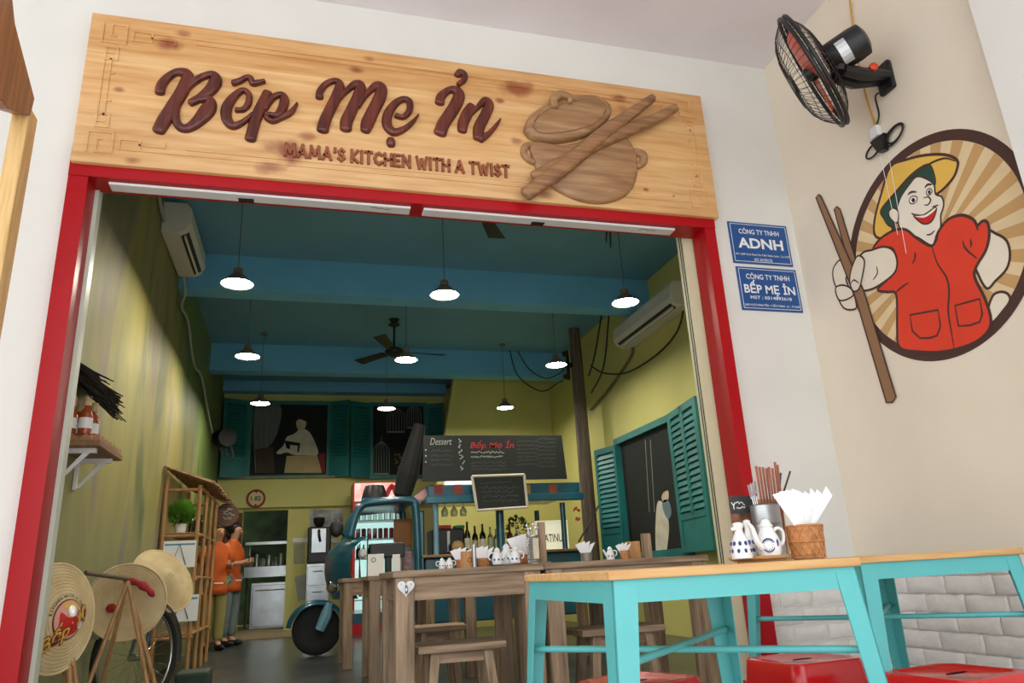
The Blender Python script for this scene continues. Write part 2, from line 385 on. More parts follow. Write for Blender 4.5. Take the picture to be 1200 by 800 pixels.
# white sliding door header strips with their latch openings
tw = struct(MB().rbox((-.96, 3.50, 2.59), (.50, 3.575, 2.6045), .004).build('trim_4', M_white))
tw2 = struct(MB().rbox((.57, 3.50, 2.59), (2.07, 3.575, 2.6045), .004).build('trim_5', M_white))
M_ink = pm('black_ink', (25, 25, 28), .6, var=.05)
for par, px, w_ in ((tw, 288, .075), (tw2, 634, .075)):
    q = at(px, 232 if par is tw else 256, z=2.588); MB().box((q.x-w_/2, 3.535, 2.5875), (q.x+w_/2, 3.576, 2.59)).build('latch_slot', M_ink, par)
for par, px, py in ((tw, 448, 240), (tw2, 762, 267)):
    q = at(px, py, z=2.588); rz_ = random.Random(px); ribbon(MB(), [Vector((q.x-.055+.008*k, 3.525+rz_.uniform(-.008, .008), 2.5894)) for k in range(14)], .0028, (0, 0, -1)).build('size_mark', M_ink, par)
# cream sliding track at the right jamb, pale strip at the left jamb
tk = struct(MB().box((2.185, 3.63, 0), (2.262, 3.70, 2.9)).build('trim_6', M_cream))
for k in range(2): MB().box((2.1835, 3.642+.022*k, 0), (2.187, 3.652+.022*k, 2.9)).build('track_groove', pm('track_dark', (70, 66, 60), .6), tk)
struct(MB().box((-1.04, 3.60, 0), (-1.022, 3.66, 2.66)).build('trim_7', pm('pale_green_strip', (205, 212, 196), .4, var=.04)))
# ------------------------------------------------------------------ carved shop sign
SY = 3.44
TL, BR = at(108, 14, y=SY), at(842, 255, y=SY)
sx0, sx1, sz0, sz1 = TL.x, at(822, 112, y=SY).x, BR.z, TL.z
sx1 = (sx1+BR.x)/2
def pine():
    m = wood('pine_board', (228, 186, 130), (204, 150, 94), 0, 2.2, .42, (218, 170, 112), .05)
    nt = m.node_tree; N = nt.nodes; L = nt.links; b = N['Principled BSDF']
    src = b.inputs['Base Color'].links[0].from_socket
    tc = N.new('ShaderNodeTexCoord'); sp = N.new('ShaderNodeSeparateXYZ'); L.new(tc.outputs['Object'], sp.inputs[0])
    # glued boards of different tone
    r2 = N.new('ShaderNodeValToRGB'); r2.color_ramp.interpolation = 'CONSTANT'
    mr = N.new('ShaderNodeMapRange'); mr.inputs[1].default_value = 0; mr.inputs[2].default_value = sz1-sz0; L.new(sp.outputs['Z'], mr.inputs[0]); L.new(mr.outputs[0], r2.inputs[0])
    cr = r2.color_ramp; cr.elements[0].color = (.96, .97, .98, 1); cr.elements[1].position = .2; cr.elements[1].color = (1.0, 1.02, 1.05, 1)
    for p, c in ((.36, (1.02, 1.02, 1.0, 1)), (.5, (.96, .93, .88, 1)), (.66, (1.03, 1.06, 1.1, 1)), (.74, (.9, .82, .72, 1)), (.9, (.95, .9, .84, 1))):
        e = cr.elements.new(p); e.color = c
    mx = N.new('ShaderNodeMixRGB'); mx.blend_type = 'MULTIPLY'; mx.inputs[0].default_value = 1; L.new(src, mx.inputs[1]); L.new(r2.outputs[0], mx.inputs[2]); cur = mx.outputs[0]
    n = N.new('ShaderNodeTexNoise'); n.inputs['Scale'].default_value = 9; L.new(tc.outputs['Object'], n.inputs['Vector'])
    for (px, py, a, k) in ((197, 52, .085, 1), (215, 40, .05, .7), (140, 105, .04, .8), (418, 82, .06, 1), (432, 69, .05, .7), (340, 178, .16, 1), (318, 196, .09, .8), (362, 160, .07, .7), (606, 104, .13, .9), (586, 118, .04, .9), (726, 115, .07, .8), (757, 222, .03, 1), (606, 165, .06, .7), (640, 228, .07, .7), (730, 128, .06, .5), (155, 188, .05, .7), (395, 130, .07, .6), (380, 145, .07, .5)):
        q = at(px, py, y=SY); v = N.new('ShaderNodeVectorMath'); v.operation = 'SUBTRACT'; v.inputs[1].default_value = (q.x-(sx0+sx1)/2, 0, q.z-sz0); L.new(tc.outputs['Object'], v.inputs[0])
        v2 = N.new('ShaderNodeVectorMath'); v2.operation = 'MULTIPLY'; v2.inputs[1].default_value = (1/a, 0, 1.7/a); L.new(v.outputs[0], v2.inputs[0])
        ln = N.new('ShaderNodeVectorMath'); ln.operation = 'LENGTH'; L.new(v2.outputs[0], ln.inputs[0])
        ad = N.new('ShaderNodeMath'); ad.operation = 'MULTIPLY_ADD'; ad.inputs[1].default_value = 1.2; ad.inputs[2].default_value = -.6; L.new(n.outputs['Fac'], ad.inputs[0])
        s = N.new('ShaderNodeMath'); s.operation = 'ADD'; L.new(ln.outputs['Value'], s.inputs[0]); L.new(ad.outputs[0], s.inputs[1])
        g = N.new('ShaderNodeMapRange'); g.interpolation_type = 'SMOOTHSTEP'; g.inputs[1].default_value = 1; g.inputs[2].default_value = .15; g.inputs[3].default_value = 0; g.inputs[4].default_value = k*.95; L.new(s.outputs[0], g.inputs[0])
        mm = N.new('ShaderNodeMixRGB'); mm.inputs[2].default_value = lin((142, 70, 40)); L.new(g.outputs[0], mm.inputs[0]); L.new(cur, mm.inputs[1]); cur = mm.outputs[0]
    L.new(cur, b.inputs['Base Color']); return m
M_pine = pine()
M_groove = wood('pine_groove', (190, 128, 66), (170, 108, 52), 0, 3, .6, bump=0)
M_carve = wood('carved_letter_wood', (118, 52, 34), (66, 26, 20), 2, 2.0, .2, (92, 38, 27), .05)
M_slet = wood('small_letter_wood', (156, 86, 50), (130, 66, 38), 0, 3, .5, bump=0)
M_pot = wood('carved_pot_wood', (176, 138, 98), (138, 98, 62), 0, 2.2, .45, (156, 116, 78), .1)
M_pot2 = wood('carved_stick_wood', (170, 126, 84), (118, 84, 58), 0, 3.0, .45, (146, 104, 68), .1)
sg = thing('shop_sign', 'long pine board sign with carved brown script lettering and a cooking pot', 'sign', ((sx0+sx1)/2, SY+.03, sz0))
board = MB().rbox((sx0, SY, sz0), (sx1, 3.465 if False else YF, sz1), .006, 2).build('board', M_pine, sg, smooth=True)
O = Vector((0, SY, 0)); nS = Vector((0, -1, 0))
def sp(px, py): q = at(px, py, y=SY); return (q.x, q.z)
def hw(px, py, wpx): a = at(px-wpx, py, y=SY); b_ = at(px, py-wpx, y=SY); c = at(px, py, y=SY); return ((a-c).length+(b_-c).length)/2
# carved frame lines and fretwork in the corners: thin raised fillets
fr = MB()
for ins in (.085, .115):
    if ins == .115:
        segs = [((sx0+.5, sz0+ins), (sx1-.5, sz0+ins)), ((sx0+.5, sz1-ins), (sx1-.5, sz1-ins)), ((sx0+ins, sz0+.36), (sx0+ins, sz1-.36)), ((sx1-ins, sz0+.36), (sx1-ins, sz1-.36))]
    else:
        segs = [((sx0+.2, sz0+ins), (sx1-.2, sz0+ins)), ((sx0+.2, sz1-ins), (sx1-.2, sz1-ins)), ((sx0+ins, sz0+.2), (sx0+ins, sz1-.2)), ((sx1-ins, sz0+.2), (sx1-ins, sz1-.2))]
    for (a, b_) in segs:
        fr.box((min(a[0], b_[0])-.004, SY-.004, min(a[1], b_[1])-.004), (max(a[0], b_[0])+.004, SY+.002, max(a[1], b_[1])+.004))
fr.build('frame_moulding', M_pine, board)
fret = [[(.06, .06), (.06, .17), (.17, .17), (.17, .06), (.10, .06), (.10, .13), (.13, .13)], [(.20, .085), (.20, .14), (.29, .14), (.29, .085), (.24, .085)], [(.29, .115), (.40, .115), (.40, .15)], [(.085, .20), (.14, .20), (.14, .27), (.085, .27), (.085, .23), (.12, .23)], [(.115, .27), (.115, .35), (.145, .35)]]
for fx in (0, 1):
    for fz in (0, 1):
        k = MB()
        for pl in fret:
            for iq, (a, b_) in enumerate(zip(pl, pl[1:])):
                ax, az = (sx1-a[0] if fx else sx0+a[0]), (sz1-a[1] if fz else sz0+a[1]); bx, bz = (sx1-b_[0] if fx else sx0+b_[0]), (sz1-b_[1] if fz else sz0+b_[1])
                e1, e2 = (.005, .005) if iq % 2 == 0 else ((.005, -.005) if abs(ax-bx) < 1e-6 else (-.005, .005)); k.box((min(ax, bx)-e1, SY-.0045, min(az, bz)-e2), (max(ax, bx)+e1, SY+.002, max(az, bz)+e2))
        k.build('corner_fretwork', M_pine, board)
def letter(name, origin, sc, strokes, mat=M_carve, h=.028, parent=None, lift=0):
    m = MB()
    for st in strokes:
        pts = []
        for (u, v, ww) in st:
            px, py = origin[0]+u*sc, origin[1]+v*sc; a = sp(px, py); pts.append((a[0], a[1], hw(px, py, ww*sc)))
        carve(m, pts, O+nS*(lift-.002), X_, Z_, nS, h)
    return m.build(name, mat, parent or sg, smooth='all')
e8 = 1/8
letter('letter_b', (170, 70), e8, [[(140, 315, 44), (155, 250, 44), (205, 185, 38), (290, 130, 34), (380, 135, 48), (400, 190, 56), (345, 310, 58), (265, 440, 60), (185, 570, 64), (130, 670, 58)],
    [(430, 412, 36), (520, 365, 40), (620, 285, 55), (665, 200, 56), (635, 148, 34), (540, 170, 32), (430, 240, 34), (345, 340, 34), (295, 450, 36), (290, 560, 38), (330, 635, 40), (400, 650, 42), (490, 590, 55), (580, 490, 70), (618, 420, 52), (590, 375, 36), (520, 390, 26)]])
letter('letter_e', (250, 80), e8, [[(215, 402, 22), (285, 395, 24), (330, 335, 30), (335, 255, 28), (280, 218, 26), (200, 270, 36), (130, 370, 48), (125, 470, 48), (180, 545, 40), (270, 520, 26), (370, 440, 20)]])
letter('accent', (250, 80), e8, [[(190, 148, 30), (250, 128, 28), (310, 98, 22), (350, 105, 28), (372, 150, 28), (420, 145, 24), (480, 133, 18)]])
letter('letter_p', (250, 80), e8, [[(510, 240, 44), (460, 350, 50), (400, 480, 50), (348, 670, 50)], [(490, 395, 20), (560, 285, 28), (640, 258, 28), (668, 310, 42), (640, 400, 40), (590, 450, 30), (520, 442, 20), (498, 472, 22), (560, 505, 24), (650, 465, 26), (730, 420, 26), (785, 345, 12)]])
letter('letter_m', (360, 80), e8, [[(115, 280, 36), (120, 225, 32), (180, 155, 28), (260, 128, 26), (305, 165, 40), (280, 260, 48), (220, 380, 48), (165, 500, 52), (145, 585, 54)], [(290, 310, 18), (360, 230, 24), (440, 162, 34), (495, 168, 44), (490, 240, 50), (430, 370, 50), (370, 500, 55), (362, 575, 52)], [(480, 370, 18), (560, 250, 24), (640, 175, 38), (695, 192, 48), (680, 280, 54), (620, 400, 54), (565, 520, 58), (545, 590, 44)]])
letter('letter_e', (360, 80), e8, [[(830, 452, 22), (900, 465, 24), (955, 405, 30), (958, 325, 30), (900, 298, 26), (820, 342, 34), (755, 440, 42), (750, 540, 44), (810, 605, 38), (900, 580, 28), (980, 520, 20), (1040, 450, 8)]])
letter('accent_dot', (360, 80), e8, [[(770, 700, 48), (796, 700, 48)]])
letter('letter_i', (495, 75), e8, [[(160, 370, 42), (175, 310, 40), (250, 252, 30), (320, 262, 46), (340, 320, 52), (280, 440, 54), (200, 560, 56), (165, 650, 58)]])
letter('accent', (495, 75), e8, [[(325, 112, 30), (345, 82, 24), (390, 110, 30), (385, 160, 25), (335, 198, 22)]])
letter('letter_n', (495, 75), e8, [[(455, 400, 36), (420, 470, 48), (380, 560, 48), (372, 630, 42)], [(440, 500, 14), (510, 420, 22), (580, 352, 34), (622, 392, 44), (590, 480, 46), (530, 600, 50), (522, 700, 46)], [(540, 708, 38), (620, 660, 24), (690, 580, 17), (725, 530, 8)]])
# small raised capitals, cut as plain strokes
GL = {'A': ([[(0, 0), (.5, 1), (1, 0)], [(.2, .32), (.8, .32)]], .8), 'C': ([[(.95, .85), (.6, 1), (.2, .85), (0, .5), (.2, .15), (.6, 0), (.95, .15)]], .72), 'E': ([[(.9, 1), (0, 1), (0, 0), (.9, 0)], [(0, .5), (.75, .5)]], .55), 'H': ([[(0, 0), (0, 1)], [(1, 0), (1, 1)], [(0, .5), (1, .5)]], .68), 'I': ([[(.5, 0), (.5, 1)]], .12), 'K': ([[(0, 0), (0, 1)], [(.95, 1), (.1, .45), (.95, 0)]], .62), 'M': ([[(0, 0), (.12, 1), (.5, .25), (.88, 1), (1, 0)]], .95), 'N': ([[(0, 0), (0, 1), (1, 0), (1, 1)]], .7), 'S': ([[(.9, .85), (.5, 1), (.1, .8), (.25, .57), (.75, .43), (.92, .2), (.5, 0), (.05, .15)]], .56), 'T': ([[(0, 1), (1, 1)], [(.5, 1), (.5, 0)]], .62), 'W': ([[(0, 1), (.25, 0), (.5, .8), (.75, 0), (1, 1)]], 1.05), "'": ([[(.5, 1), (.4, .72)]], .1)}
a, b_ = sp(334, 182), sp(596, 208); TXT = "MAMA'S KITCHEN WITH A TWIST"; gap = .34
tot = sum((.42 if ch == ' ' else GL[ch][1]+gap) for ch in TXT)-gap; uw = (b_[0]-a[0])/tot; hh = .066; zb = (a[1]+b_[1])/2; cx = a[0]
for ch in TXT:
    if ch == ' ': cx += .42*uw; continue
    m = MB(); st, wd = GL[ch]
    for pl in st:
        for iq, (p, q) in enumerate(zip(pl, pl[1:])):
            A_ = Vector((cx+p[0]*wd*uw, SY, zb+p[1]*hh)); B_ = Vector((cx+q[0]*wd*uw, SY, zb+q[1]*hh)); t_ = (B_-A_).normalized(); s_ = Vector((-t_.z, 0, t_.x))*.0082
            A_ -= t_*.007; B_ += t_*.007
            m.hexa([A_-s_, B_-s_, B_+s_, A_+s_], [v+nS*(.012+.0006*iq) for v in (A_-s_*.75, B_-s_*.75, B_+s_*.75, A_+s_*.75)])
    m.build('small_letter', M_slet, sg); cx += (wd+gap)*uw
# carved pot, lid and chopsticks
po, ps_ = (600, 100), .18744
def slab(name, poly, h, dome, mat, lift=0, parent=sg):
    """raised carved form with a rounded edge and a domed face"""
    pts = [Vector((q[0], q[1], 0)) for q in (sp(po[0]+u*ps_, po[1]+v*ps_) for u, v in poly)]; pts = catmull(pts, 5, True); c = sum(pts, Vector())/len(pts)
    rows = [(1, 0), (1, .45), (.965, .8), (.9, 1), (.75, 1+dome*.35), (.5, 1+dome*.7), (.2, 1+dome), (.02, 1+dome)]; k = len(pts); vs = []; fs = []
    for s_, hh in rows: vs += [O+X_*(c.x+(p.x-c.x)*s_)+Z_*(c.y+(p.y-c.y)*s_)+nS*(lift-.002+h*hh) for p in pts]
    for i in range(len(rows)-1):
        for j in range(k): fs.append((i*k+j, i*k+(j+1) % k, (i+1)*k+(j+1) % k, (i+1)*k+j))
    fs.append(tuple(range((len(rows)-1)*k, len(rows)*k)))
    return MB().add(vs, fs).build(name, mat, parent, smooth='all')
potb = slab('pot', [(115, 365), (300, 385), (450, 345), (560, 268), (640, 285), (720, 345), (768, 430), (780, 510), (762, 620), (700, 700), (580, 742), (450, 735), (330, 692), (230, 630), (160, 550), (125, 460)], .034, .5, M_pot)
letter('pot_handle', po, ps_, [[(135, 378, 14), (85, 385, 20), (72, 425, 20), (95, 465, 18), (135, 490, 14)]], M_pot, .03, potb)
letter('pot_handle', po, ps_, [[(765, 420, 22), (815, 440, 24), (815, 485, 22), (780, 512, 16)]], M_pot, .03, potb)
lid = slab('lid', [(70, 280), (110, 200), (230, 130), (400, 88), (500, 83), (580, 118), (612, 165), (590, 230), (500, 310), (380, 352), (240, 372), (130, 352), (85, 320)], .05, .3, M_pot, .004)
letter('lid_rim_groove', po, ps_, [[(112, 285, 5), (150, 225, 5), (260, 165, 5), (420, 122, 5), (510, 120, 5), (560, 148, 5), (565, 190, 5), (500, 265, 5), (380, 312, 5), (240, 332, 5), (150, 325, 5), (112, 285, 5)]], M_pot2, .012, lid, .052)
letter('lid_knob', po, ps_, [[(245, 175, 22), (240, 125, 24), (285, 98, 24), (335, 118, 18), (335, 150, 14)]], M_pot, .03, lid, .055)
letter('chopstick', po, ps_, [[(125, 600, 34), (400, 455, 36), (640, 335, 36), (860, 245, 30), (995, 175, 22)]], M_pot2, .03, None, .05)
letter('chopstick', po, ps_, [[(70, 715, 42), (300, 545, 44), (560, 330, 40), (720, 215, 30), (845, 122, 22)]], M_pot2, .035, None, .062)
# ------------------------------------------------------------------ company plates
M_blue = pm('blue_enamel', (28, 84, 150), .35, var=.08, scale=5); M_wl = pm('white_lettering', (238, 238, 238), .5, var=.02)
def plate(label, c, rows, tilt_dx):
    """c: photo corners tl, tr, br, bl"""
    q = [at(*p, y=YF) for p in c]; x0 = (q[0].x+q[3].x)/2; x1 = (q[1].x+q[2].x)/2; z1 = (q[0].z+q[1].z)/2; z0 = (q[2].z+q[3].z)/2; W = x1-x0; H = z1-z0
    t = thing('company_plate', label, 'sign', ((x0+x1)/2, YF, z0), 'blue company plates on the white wall'); yf = YF-.008
    MB().rbox((x0, yf, z0), (x1, YF+.001, z1), .002, 1).build('panel', M_blue, t)
    k = MB(); e = .012
    for (a, b_, c_, d) in ((e, e, W-e, e+.003), (e, H-e-.003, W-e, H-e), (e, e, e+.003, H-e), (W-e-.003, e, W-e, H-e)): k.box((x0+a, yf-.0008, z0+b_), (x0+c_, yf+.001, z0+d))
    k.build('border_line', M_wl, t)
    for (body, v, h, wf, off) in rows:
        m = MB(); text_on(m, body, (x0+W/2, yf, z0+v*H), X_, Z_, width=W*wf, height=h*H, extrude=.001, offset=off, align='CENTER'); m.build('lettering', M_wl, t)
plate('blue plate lettered ADNH, upper one of two on white wall', [(851, 260), (920, 265), (929, 312), (860, 309)], [('CÔNG TY TNHH', .72, .15, .68, .012), ('ADNH', .38, .25, .76, .03), ('Đ/C: 126/9+10 Lê Thánh Tôn, P.Bến Thành, Quận 1, Tp. HCM', .2, .07, .9, .01), ('MST: 0313901133', .07, .07, .3, .01)], 0)
plate('blue plate lettered BẾP MẸ ỈN, lower one of two on white wall', [(861, 312), (931, 317), (941, 366), (870, 364)], [('CÔNG TY TNHH', .72, .15, .72, .012), ('BẾP MẸ ỈN', .40, .36, .84, .022), ('MST : 0314893618', .26, .075, .68, .01), ('126/9+10 LÊ THÁNH TÔN - P. BẾN THÀNH - Q.1 - TP. HCM', .1, .08, .9, .01)], 0)
# ------------------------------------------------------------------ painted round mural on the side wall
XM = XW; nM = Vector((-1, 0, 0))
PC = {}
def paintmat(c): return PC.setdefault(c, pm('mural_%02x%02x%02x' % c, c, .7, var=.05, scale=5))
mu_c = Vector((XM, 2.586, 2.118)); RO, RI = .560, .508
mur = thing('wall_mural', 'round painted mural of a laughing cook in conical hat holding wooden chopsticks', 'mural', (XM, 2.586, 2.118-.56))
BRN = (74, 46, 38)
def mp_(px, py, lift): return at(px, py, x=XM)+nM*lift
def disc(r, lift, n=96): return [mu_c+Vector((0, math.cos(t)*r, math.sin(t)*r))+nM*lift for t in (2*math.pi*i/n for i in range(n))]
fill(MB(), disc(RI+.01, .0006)).build('cream_disc', paintmat((230, 206, 162)), mur)
o_, i_ = disc(RO, .0014), disc(RI, .0014); k = len(o_)
MB().add(o_+i_, [(j, (j+1) % k, k+(j+1) % k, k+j) for j in range(k)]).build('dark_ring', paintmat(BRN), mur)
cr_ = at(1088, 300, x=XM)
for j in range(27):                                              # sunburst rays, each its own stroke of paint
    t0 = 2*math.pi*(j+.05)/27; t1 = 2*math.pi*(j+.55)/27
    def edge(t):
        d = Vector((0, math.cos(t), math.sin(t))); q = cr_-mu_c; q.x = 0; bq = q.dot(d); return cr_+d*(-bq+math.sqrt(bq*bq-q.length_squared+(RI-.001)**2))
    MB().add([cr_+Vector((0, math.cos(t0), math.sin(t0)))*.05+nM*.001, edge(t0)+nM*.001, edge(t1)+nM*.001, cr_+Vector((0, math.cos(t1), math.sin(t1)))*.05+nM*.001], [(0, 1, 2, 3)]).build('ray', paintmat((202, 160, 104)), mur)
def shape(name, pts, c, lift, outline=1.1, o=None, s=1, smooth=True, parent=None):
    P = [((o[0]+u/s, o[1]+v/s) if o else (u, v)) for u, v in pts]; Q = [mp_(u, v, lift) for u, v in P]
    if smooth: Q = catmull(Q, 4, True)
    m = fill(MB(), Q).build(name, paintmat(c), parent or mur)
    if outline: ribbon(MB(), [q+nM*.0003 for q in Q], outline*.0056, nM, True).build('outline', paintmat(BRN), m)
    return m
def line(name, pts, lift, w=.9, o=None, s=1, c=BRN, parent=None):
    P = [((o[0]+u/s, o[1]+v/s) if o else (u, v)) for u, v in pts]; Q = catmull([mp_(u, v, lift) for u, v in P], 5); n_ = len(Q)
    return ribbon(MB(), Q, [w*.0054*(.35+.65*math.sin(math.pi*(i+.5)/n_)) for i in range(n_)], nM).build(name, paintmat(c), parent or mur)
o4 = (1000, 130); s4 = 4
CREAM = (236, 226, 204)
shape('right_arm', [(1156, 272), (1168, 274), (1180, 282), (1184, 298), (1180, 315), (1167, 329), (1157, 338), (1147, 322), (1143, 305)], CREAM, .0018)
shape('right_hand', [(1163, 348), (1172, 342), (1181, 344), (1184, 352), (1176, 364), (1163, 378), (1156, 372)], CREAM, .0018)
shape('hat', [(100, 575), (103, 500), (135, 380), (175, 262), (250, 228), (340, 207), (430, 205), (485, 228), (490, 262), (465, 320), (395, 388), (300, 420), (200, 470), (180, 575), (130, 597)], (236, 190, 84), .0020, 1.3, o4, s4)
line('hat_brim_line', [(160, 440), (220, 365), (290, 300), (360, 248), (430, 222), (480, 235)], .0036, 1.1, o4, s4, parent=None)
hair = shape('hair', [(130, 465), (190, 390), (270, 300), (345, 250), (374, 275), (386, 345), (340, 330), (300, 330), (265, 360), (235, 420), (215, 470), (195, 520), (200, 548), (165, 535), (145, 505)], (28, 74, 58), .0024, .7, o4, s4)
face = shape('face', [(208, 470), (225, 405), (265, 345), (300, 308), (345, 318), (380, 345), (388, 390), (416, 402), (426, 440), (412, 490), (412, 540), (395, 590), (370, 630), (300, 590), (225, 560)], (240, 230, 212), .0028, .8, o4, s4)
shape('ear', [(170, 470), (190, 455), (212, 470), (214, 500), (208, 524), (190, 518), (172, 496)], (240, 230, 212), .0032, .7, o4, s4)
mo = shape('mouth', [(285, 487), (330, 488), (388, 452), (385, 490), (365, 522), (335, 530), (308, 515)], (200, 30, 28), .0032, .7, o4, s4, parent=face)
shape('teeth', [(290, 487), (335, 489), (386, 455), (382, 468), (340, 498), (300, 497)], (246, 242, 232), .0038, 0, o4, s4, parent=face)
for nm, pts in (('eye', [(265, 420), (275, 402), (295, 400), (302, 415), (290, 432), (272, 434)]), ('eye', [(345, 380), (352, 366), (365, 365), (372, 378), (362, 392), (350, 394)])): shape(nm, pts, (250, 246, 238), .0032, .5, o4, s4, parent=face)
for c in ((284, 418, 9), (359, 380, 8)): shape('pupil', [(c[0]-c[2], c[1]), (c[0], c[1]-c[2]*1.3), (c[0]+c[2], c[1]), (c[0], c[1]+c[2]*1.3)], (60, 34, 24), .0040, 0, o4, s4, parent=face)
for nm, pts, w_ in (('eyebrow', [(258, 393), (275, 380), (300, 380)], 1.1), ('eyebrow', [(338, 360), (352, 345), (372, 345)], 1.1), ('nose', [(332, 408), (355, 403), (365, 420), (352, 440), (335, 440)], .8), ('cheek_line', [(275, 478), (290, 487), (320, 490)], .8), ('cheek_line', [(372, 450), (388, 446), (402, 440)], .8), ('chin_line', [(345, 580), (365, 578), (385, 560)], .8)): line(nm, pts, .0041, w_, o4, s4, parent=face)
shirt = shape('shirt', [(1024, 293), (1032, 280), (1048, 270), (1062, 269), (1075, 279), (1093, 288), (1100, 272), (1112, 257), (1128, 252), (1141, 257), (1146, 264), (1152, 259), (1158, 261), (1160, 275), (1156, 293), (1145, 312), (1143, 325), (1155, 350), (1162, 375), (1156, 391), (1137, 404), (1106, 412), (1078, 412), (1055, 407), (1052, 384), (1052, 360), (1050, 343), (1040, 342), (1029, 339), (1043, 325), (1051, 312), (1050, 300), (1044, 290)], (226, 62, 34), .0034, 1.3)
for pts in ([(1093, 288), (1099, 308), (1110, 325), (1113, 342), (1112, 365), (1116, 390), (1119, 408)], [(1075, 279), (1083, 284), (1093, 288)], [(1073, 295), (1073, 302), (1070, 309)], [(1141, 257), (1145, 264), (1147, 270)], [(1129, 282), (1131, 289), (1136, 295), (1146, 303)], [(1138, 280), (1139, 286), (1138, 290)], [(1050, 343), (1058, 336), (1066, 331)], [(1100, 275), (1098, 282), (1093, 288)]):
    line('fold', pts, .0044, 1, parent=shirt)
for pts in ([(1067, 369), (1100, 363), (1103, 382), (1099, 393), (1090, 396), (1079, 396), (1070, 388)], [(1120, 358), (1149, 350), (1152, 368), (1149, 377), (1138, 381), (1124, 382)]):
    ribbon(MB(), [mp_(u, v, .0044) for u, v in pts], .0052, nM, True).build('pocket', paintmat(BRN), shirt)
shape('chopstick', [(978, 245), (981, 242), (985, 245), (1002, 300), (1010, 330), (1003, 335), (990, 290)], (150, 112, 78), .0036, .8, smooth=False)
arm = shape('left_arm', [(1022, 293), (1036, 289), (1047, 293), (1052, 305), (1050, 318), (1040, 328), (1024, 338), (1010, 340), (1000, 330), (1004, 308), (1012, 296)], CREAM, .0040)
for kf_, pts in enumerate(([(978, 330), (977, 316), (983, 306), (992, 302), (998, 310), (992, 326), (996, 340), (985, 342)], [(982, 345), (990, 340), (1000, 343), (1004, 355), (1003, 362), (990, 361)], [(980, 338), (988, 334), (998, 338), (1000, 347), (985, 352)])): shape('finger', pts, CREAM, .0042+.0005*kf_, .9, parent=arm)
shape('chopstick', [(957, 231), (960, 228), (963, 230), (1013, 340), (1051, 465), (1047, 471), (1040, 472), (1004, 350)], (150, 112, 78), .0060, .9, smooth=False)
th = shape('thumb', [(997, 330), (999, 315), (1006, 300), (1014, 305), (1012, 322), (1008, 338), (1001, 341)], CREAM, .0068, .9, parent=arm)
line('nail', [(998, 333), (1002, 328), (1008, 332)], .0078, .8, parent=th)
line('knuckle', [(1028, 312), (1029, 320), (1024, 328)], .0050, .8, parent=arm)
# ------------------------------------------------------------------ wall fan
fan = thing('wall_fan', 'black caged wall fan with orange blades tilted down over the tables', 'fan', at(1038, 92, x=XW), None)
fc = at(953, 84, x=2.50); vw = (fc-CAM).normalized(); ru = (rt-vw*rt.dot(vw)).normalized(); uu = ru.cross(vw)
ax = (-.80*ru-.58*uu-.10*vw).normalized()
M_orange = pm('orange_plastic', (222, 70, 22), .35, var=.08); M_wire = pm('dark_wire', (46, 46, 44), .4, .3, .1)
M_silver = pm('silver_label', (200, 202, 204), .35, .6, .05)
depth = (fc-CAM).dot(fw); FR = 72*depth/FPX
u_ = ax.cross(Vector((0, 0, 1))).normalized(); v_ = ax.cross(u_)
def circ(c, r, n=40): return [c+(u_*math.cos(2*math.pi*i/n)+v_*math.sin(2*math.pi*i/n))*r for i in range(n)]
rimm = MB(); 
for s_ in (-.012, .012): rimm.tube(circ(fc+ax*s_, FR), .011, 6, closed=True)
rimm.build('guard_rim', M_black, fan, smooth='all')
for name, sgn, dep in (('front_guard', 1, .12), ('rear_guard', -1, .085)):
    g = MB(); NW = 48
    for i in range(NW):
        t = 2*math.pi*i/NW; dr = u_*math.cos(t)+v_*math.sin(t); r0 = .05
        pts = [fc+dr*(r0+(FR-r0)*s_)+ax*sgn*dep*(1-s_**3.2) for s_ in (0, .3, .55, .75, .88, .96, 1)]
        g.tube(pts, .0017, 3, cap=False)
    for rr in (.35, .7): g.tube(circ(fc+ax*sgn*dep*(1-rr**3.2), .05+(FR-.05)*rr), .002, 4, closed=True)
    gg = g.build(name, M_wire, fan)
    MB().lathe([(0, dep*1.0), (.055, dep*1.0), (.062, dep*.92), (.055, dep*.86)], fc, 20, ax*sgn).build('guard_badge', M_black, gg, smooth=True)
hub = MB().lathe([(0, .05), (.035, .045), (.045, .02), (.045, -.03)], fc, 20, ax).build('hub', M_black, fan, smooth=True)
for kb in range(3):                                             # three broad orange blades
    t = 2*math.pi*kb/3+.55; rows = []
    for s_ in [i/7 for i in range(8)]:
        r_ = .04+(FR*.86-.04)*s_; wdt = .05+.24*math.sin(math.pi*min(.93, .15+.72*s_))**1.2
        row = []
        for q in (-.5, -.25, 0, .25, .5):
            an = t+q*wdt/max(.09, r_)*1.0; row.append(fc+(u_*math.cos(an)+v_*math.sin(an))*r_+ax*(q*.05*(1-.3*s_)+.012*math.cos(q*3)))
        rows.append(row)
    vs = [p for r_ in rows for p in r_]; fs = [(i*5+j, i*5+j+1, (i+1)*5+j+1, (i+1)*5+j) for i in range(7) for j in range(4)]
    MB().add(vs, fs).build('blade', M_orange, fan, smooth='all')
mo_ = MB().lathe([(.0, -.09), (.075, -.085), (.088, -.10), (.09, -.22), (.085, -.27), (.05, -.285), (0, -.285)], fc, 28, ax).build('motor_housing', M_black, fan, smooth=True)
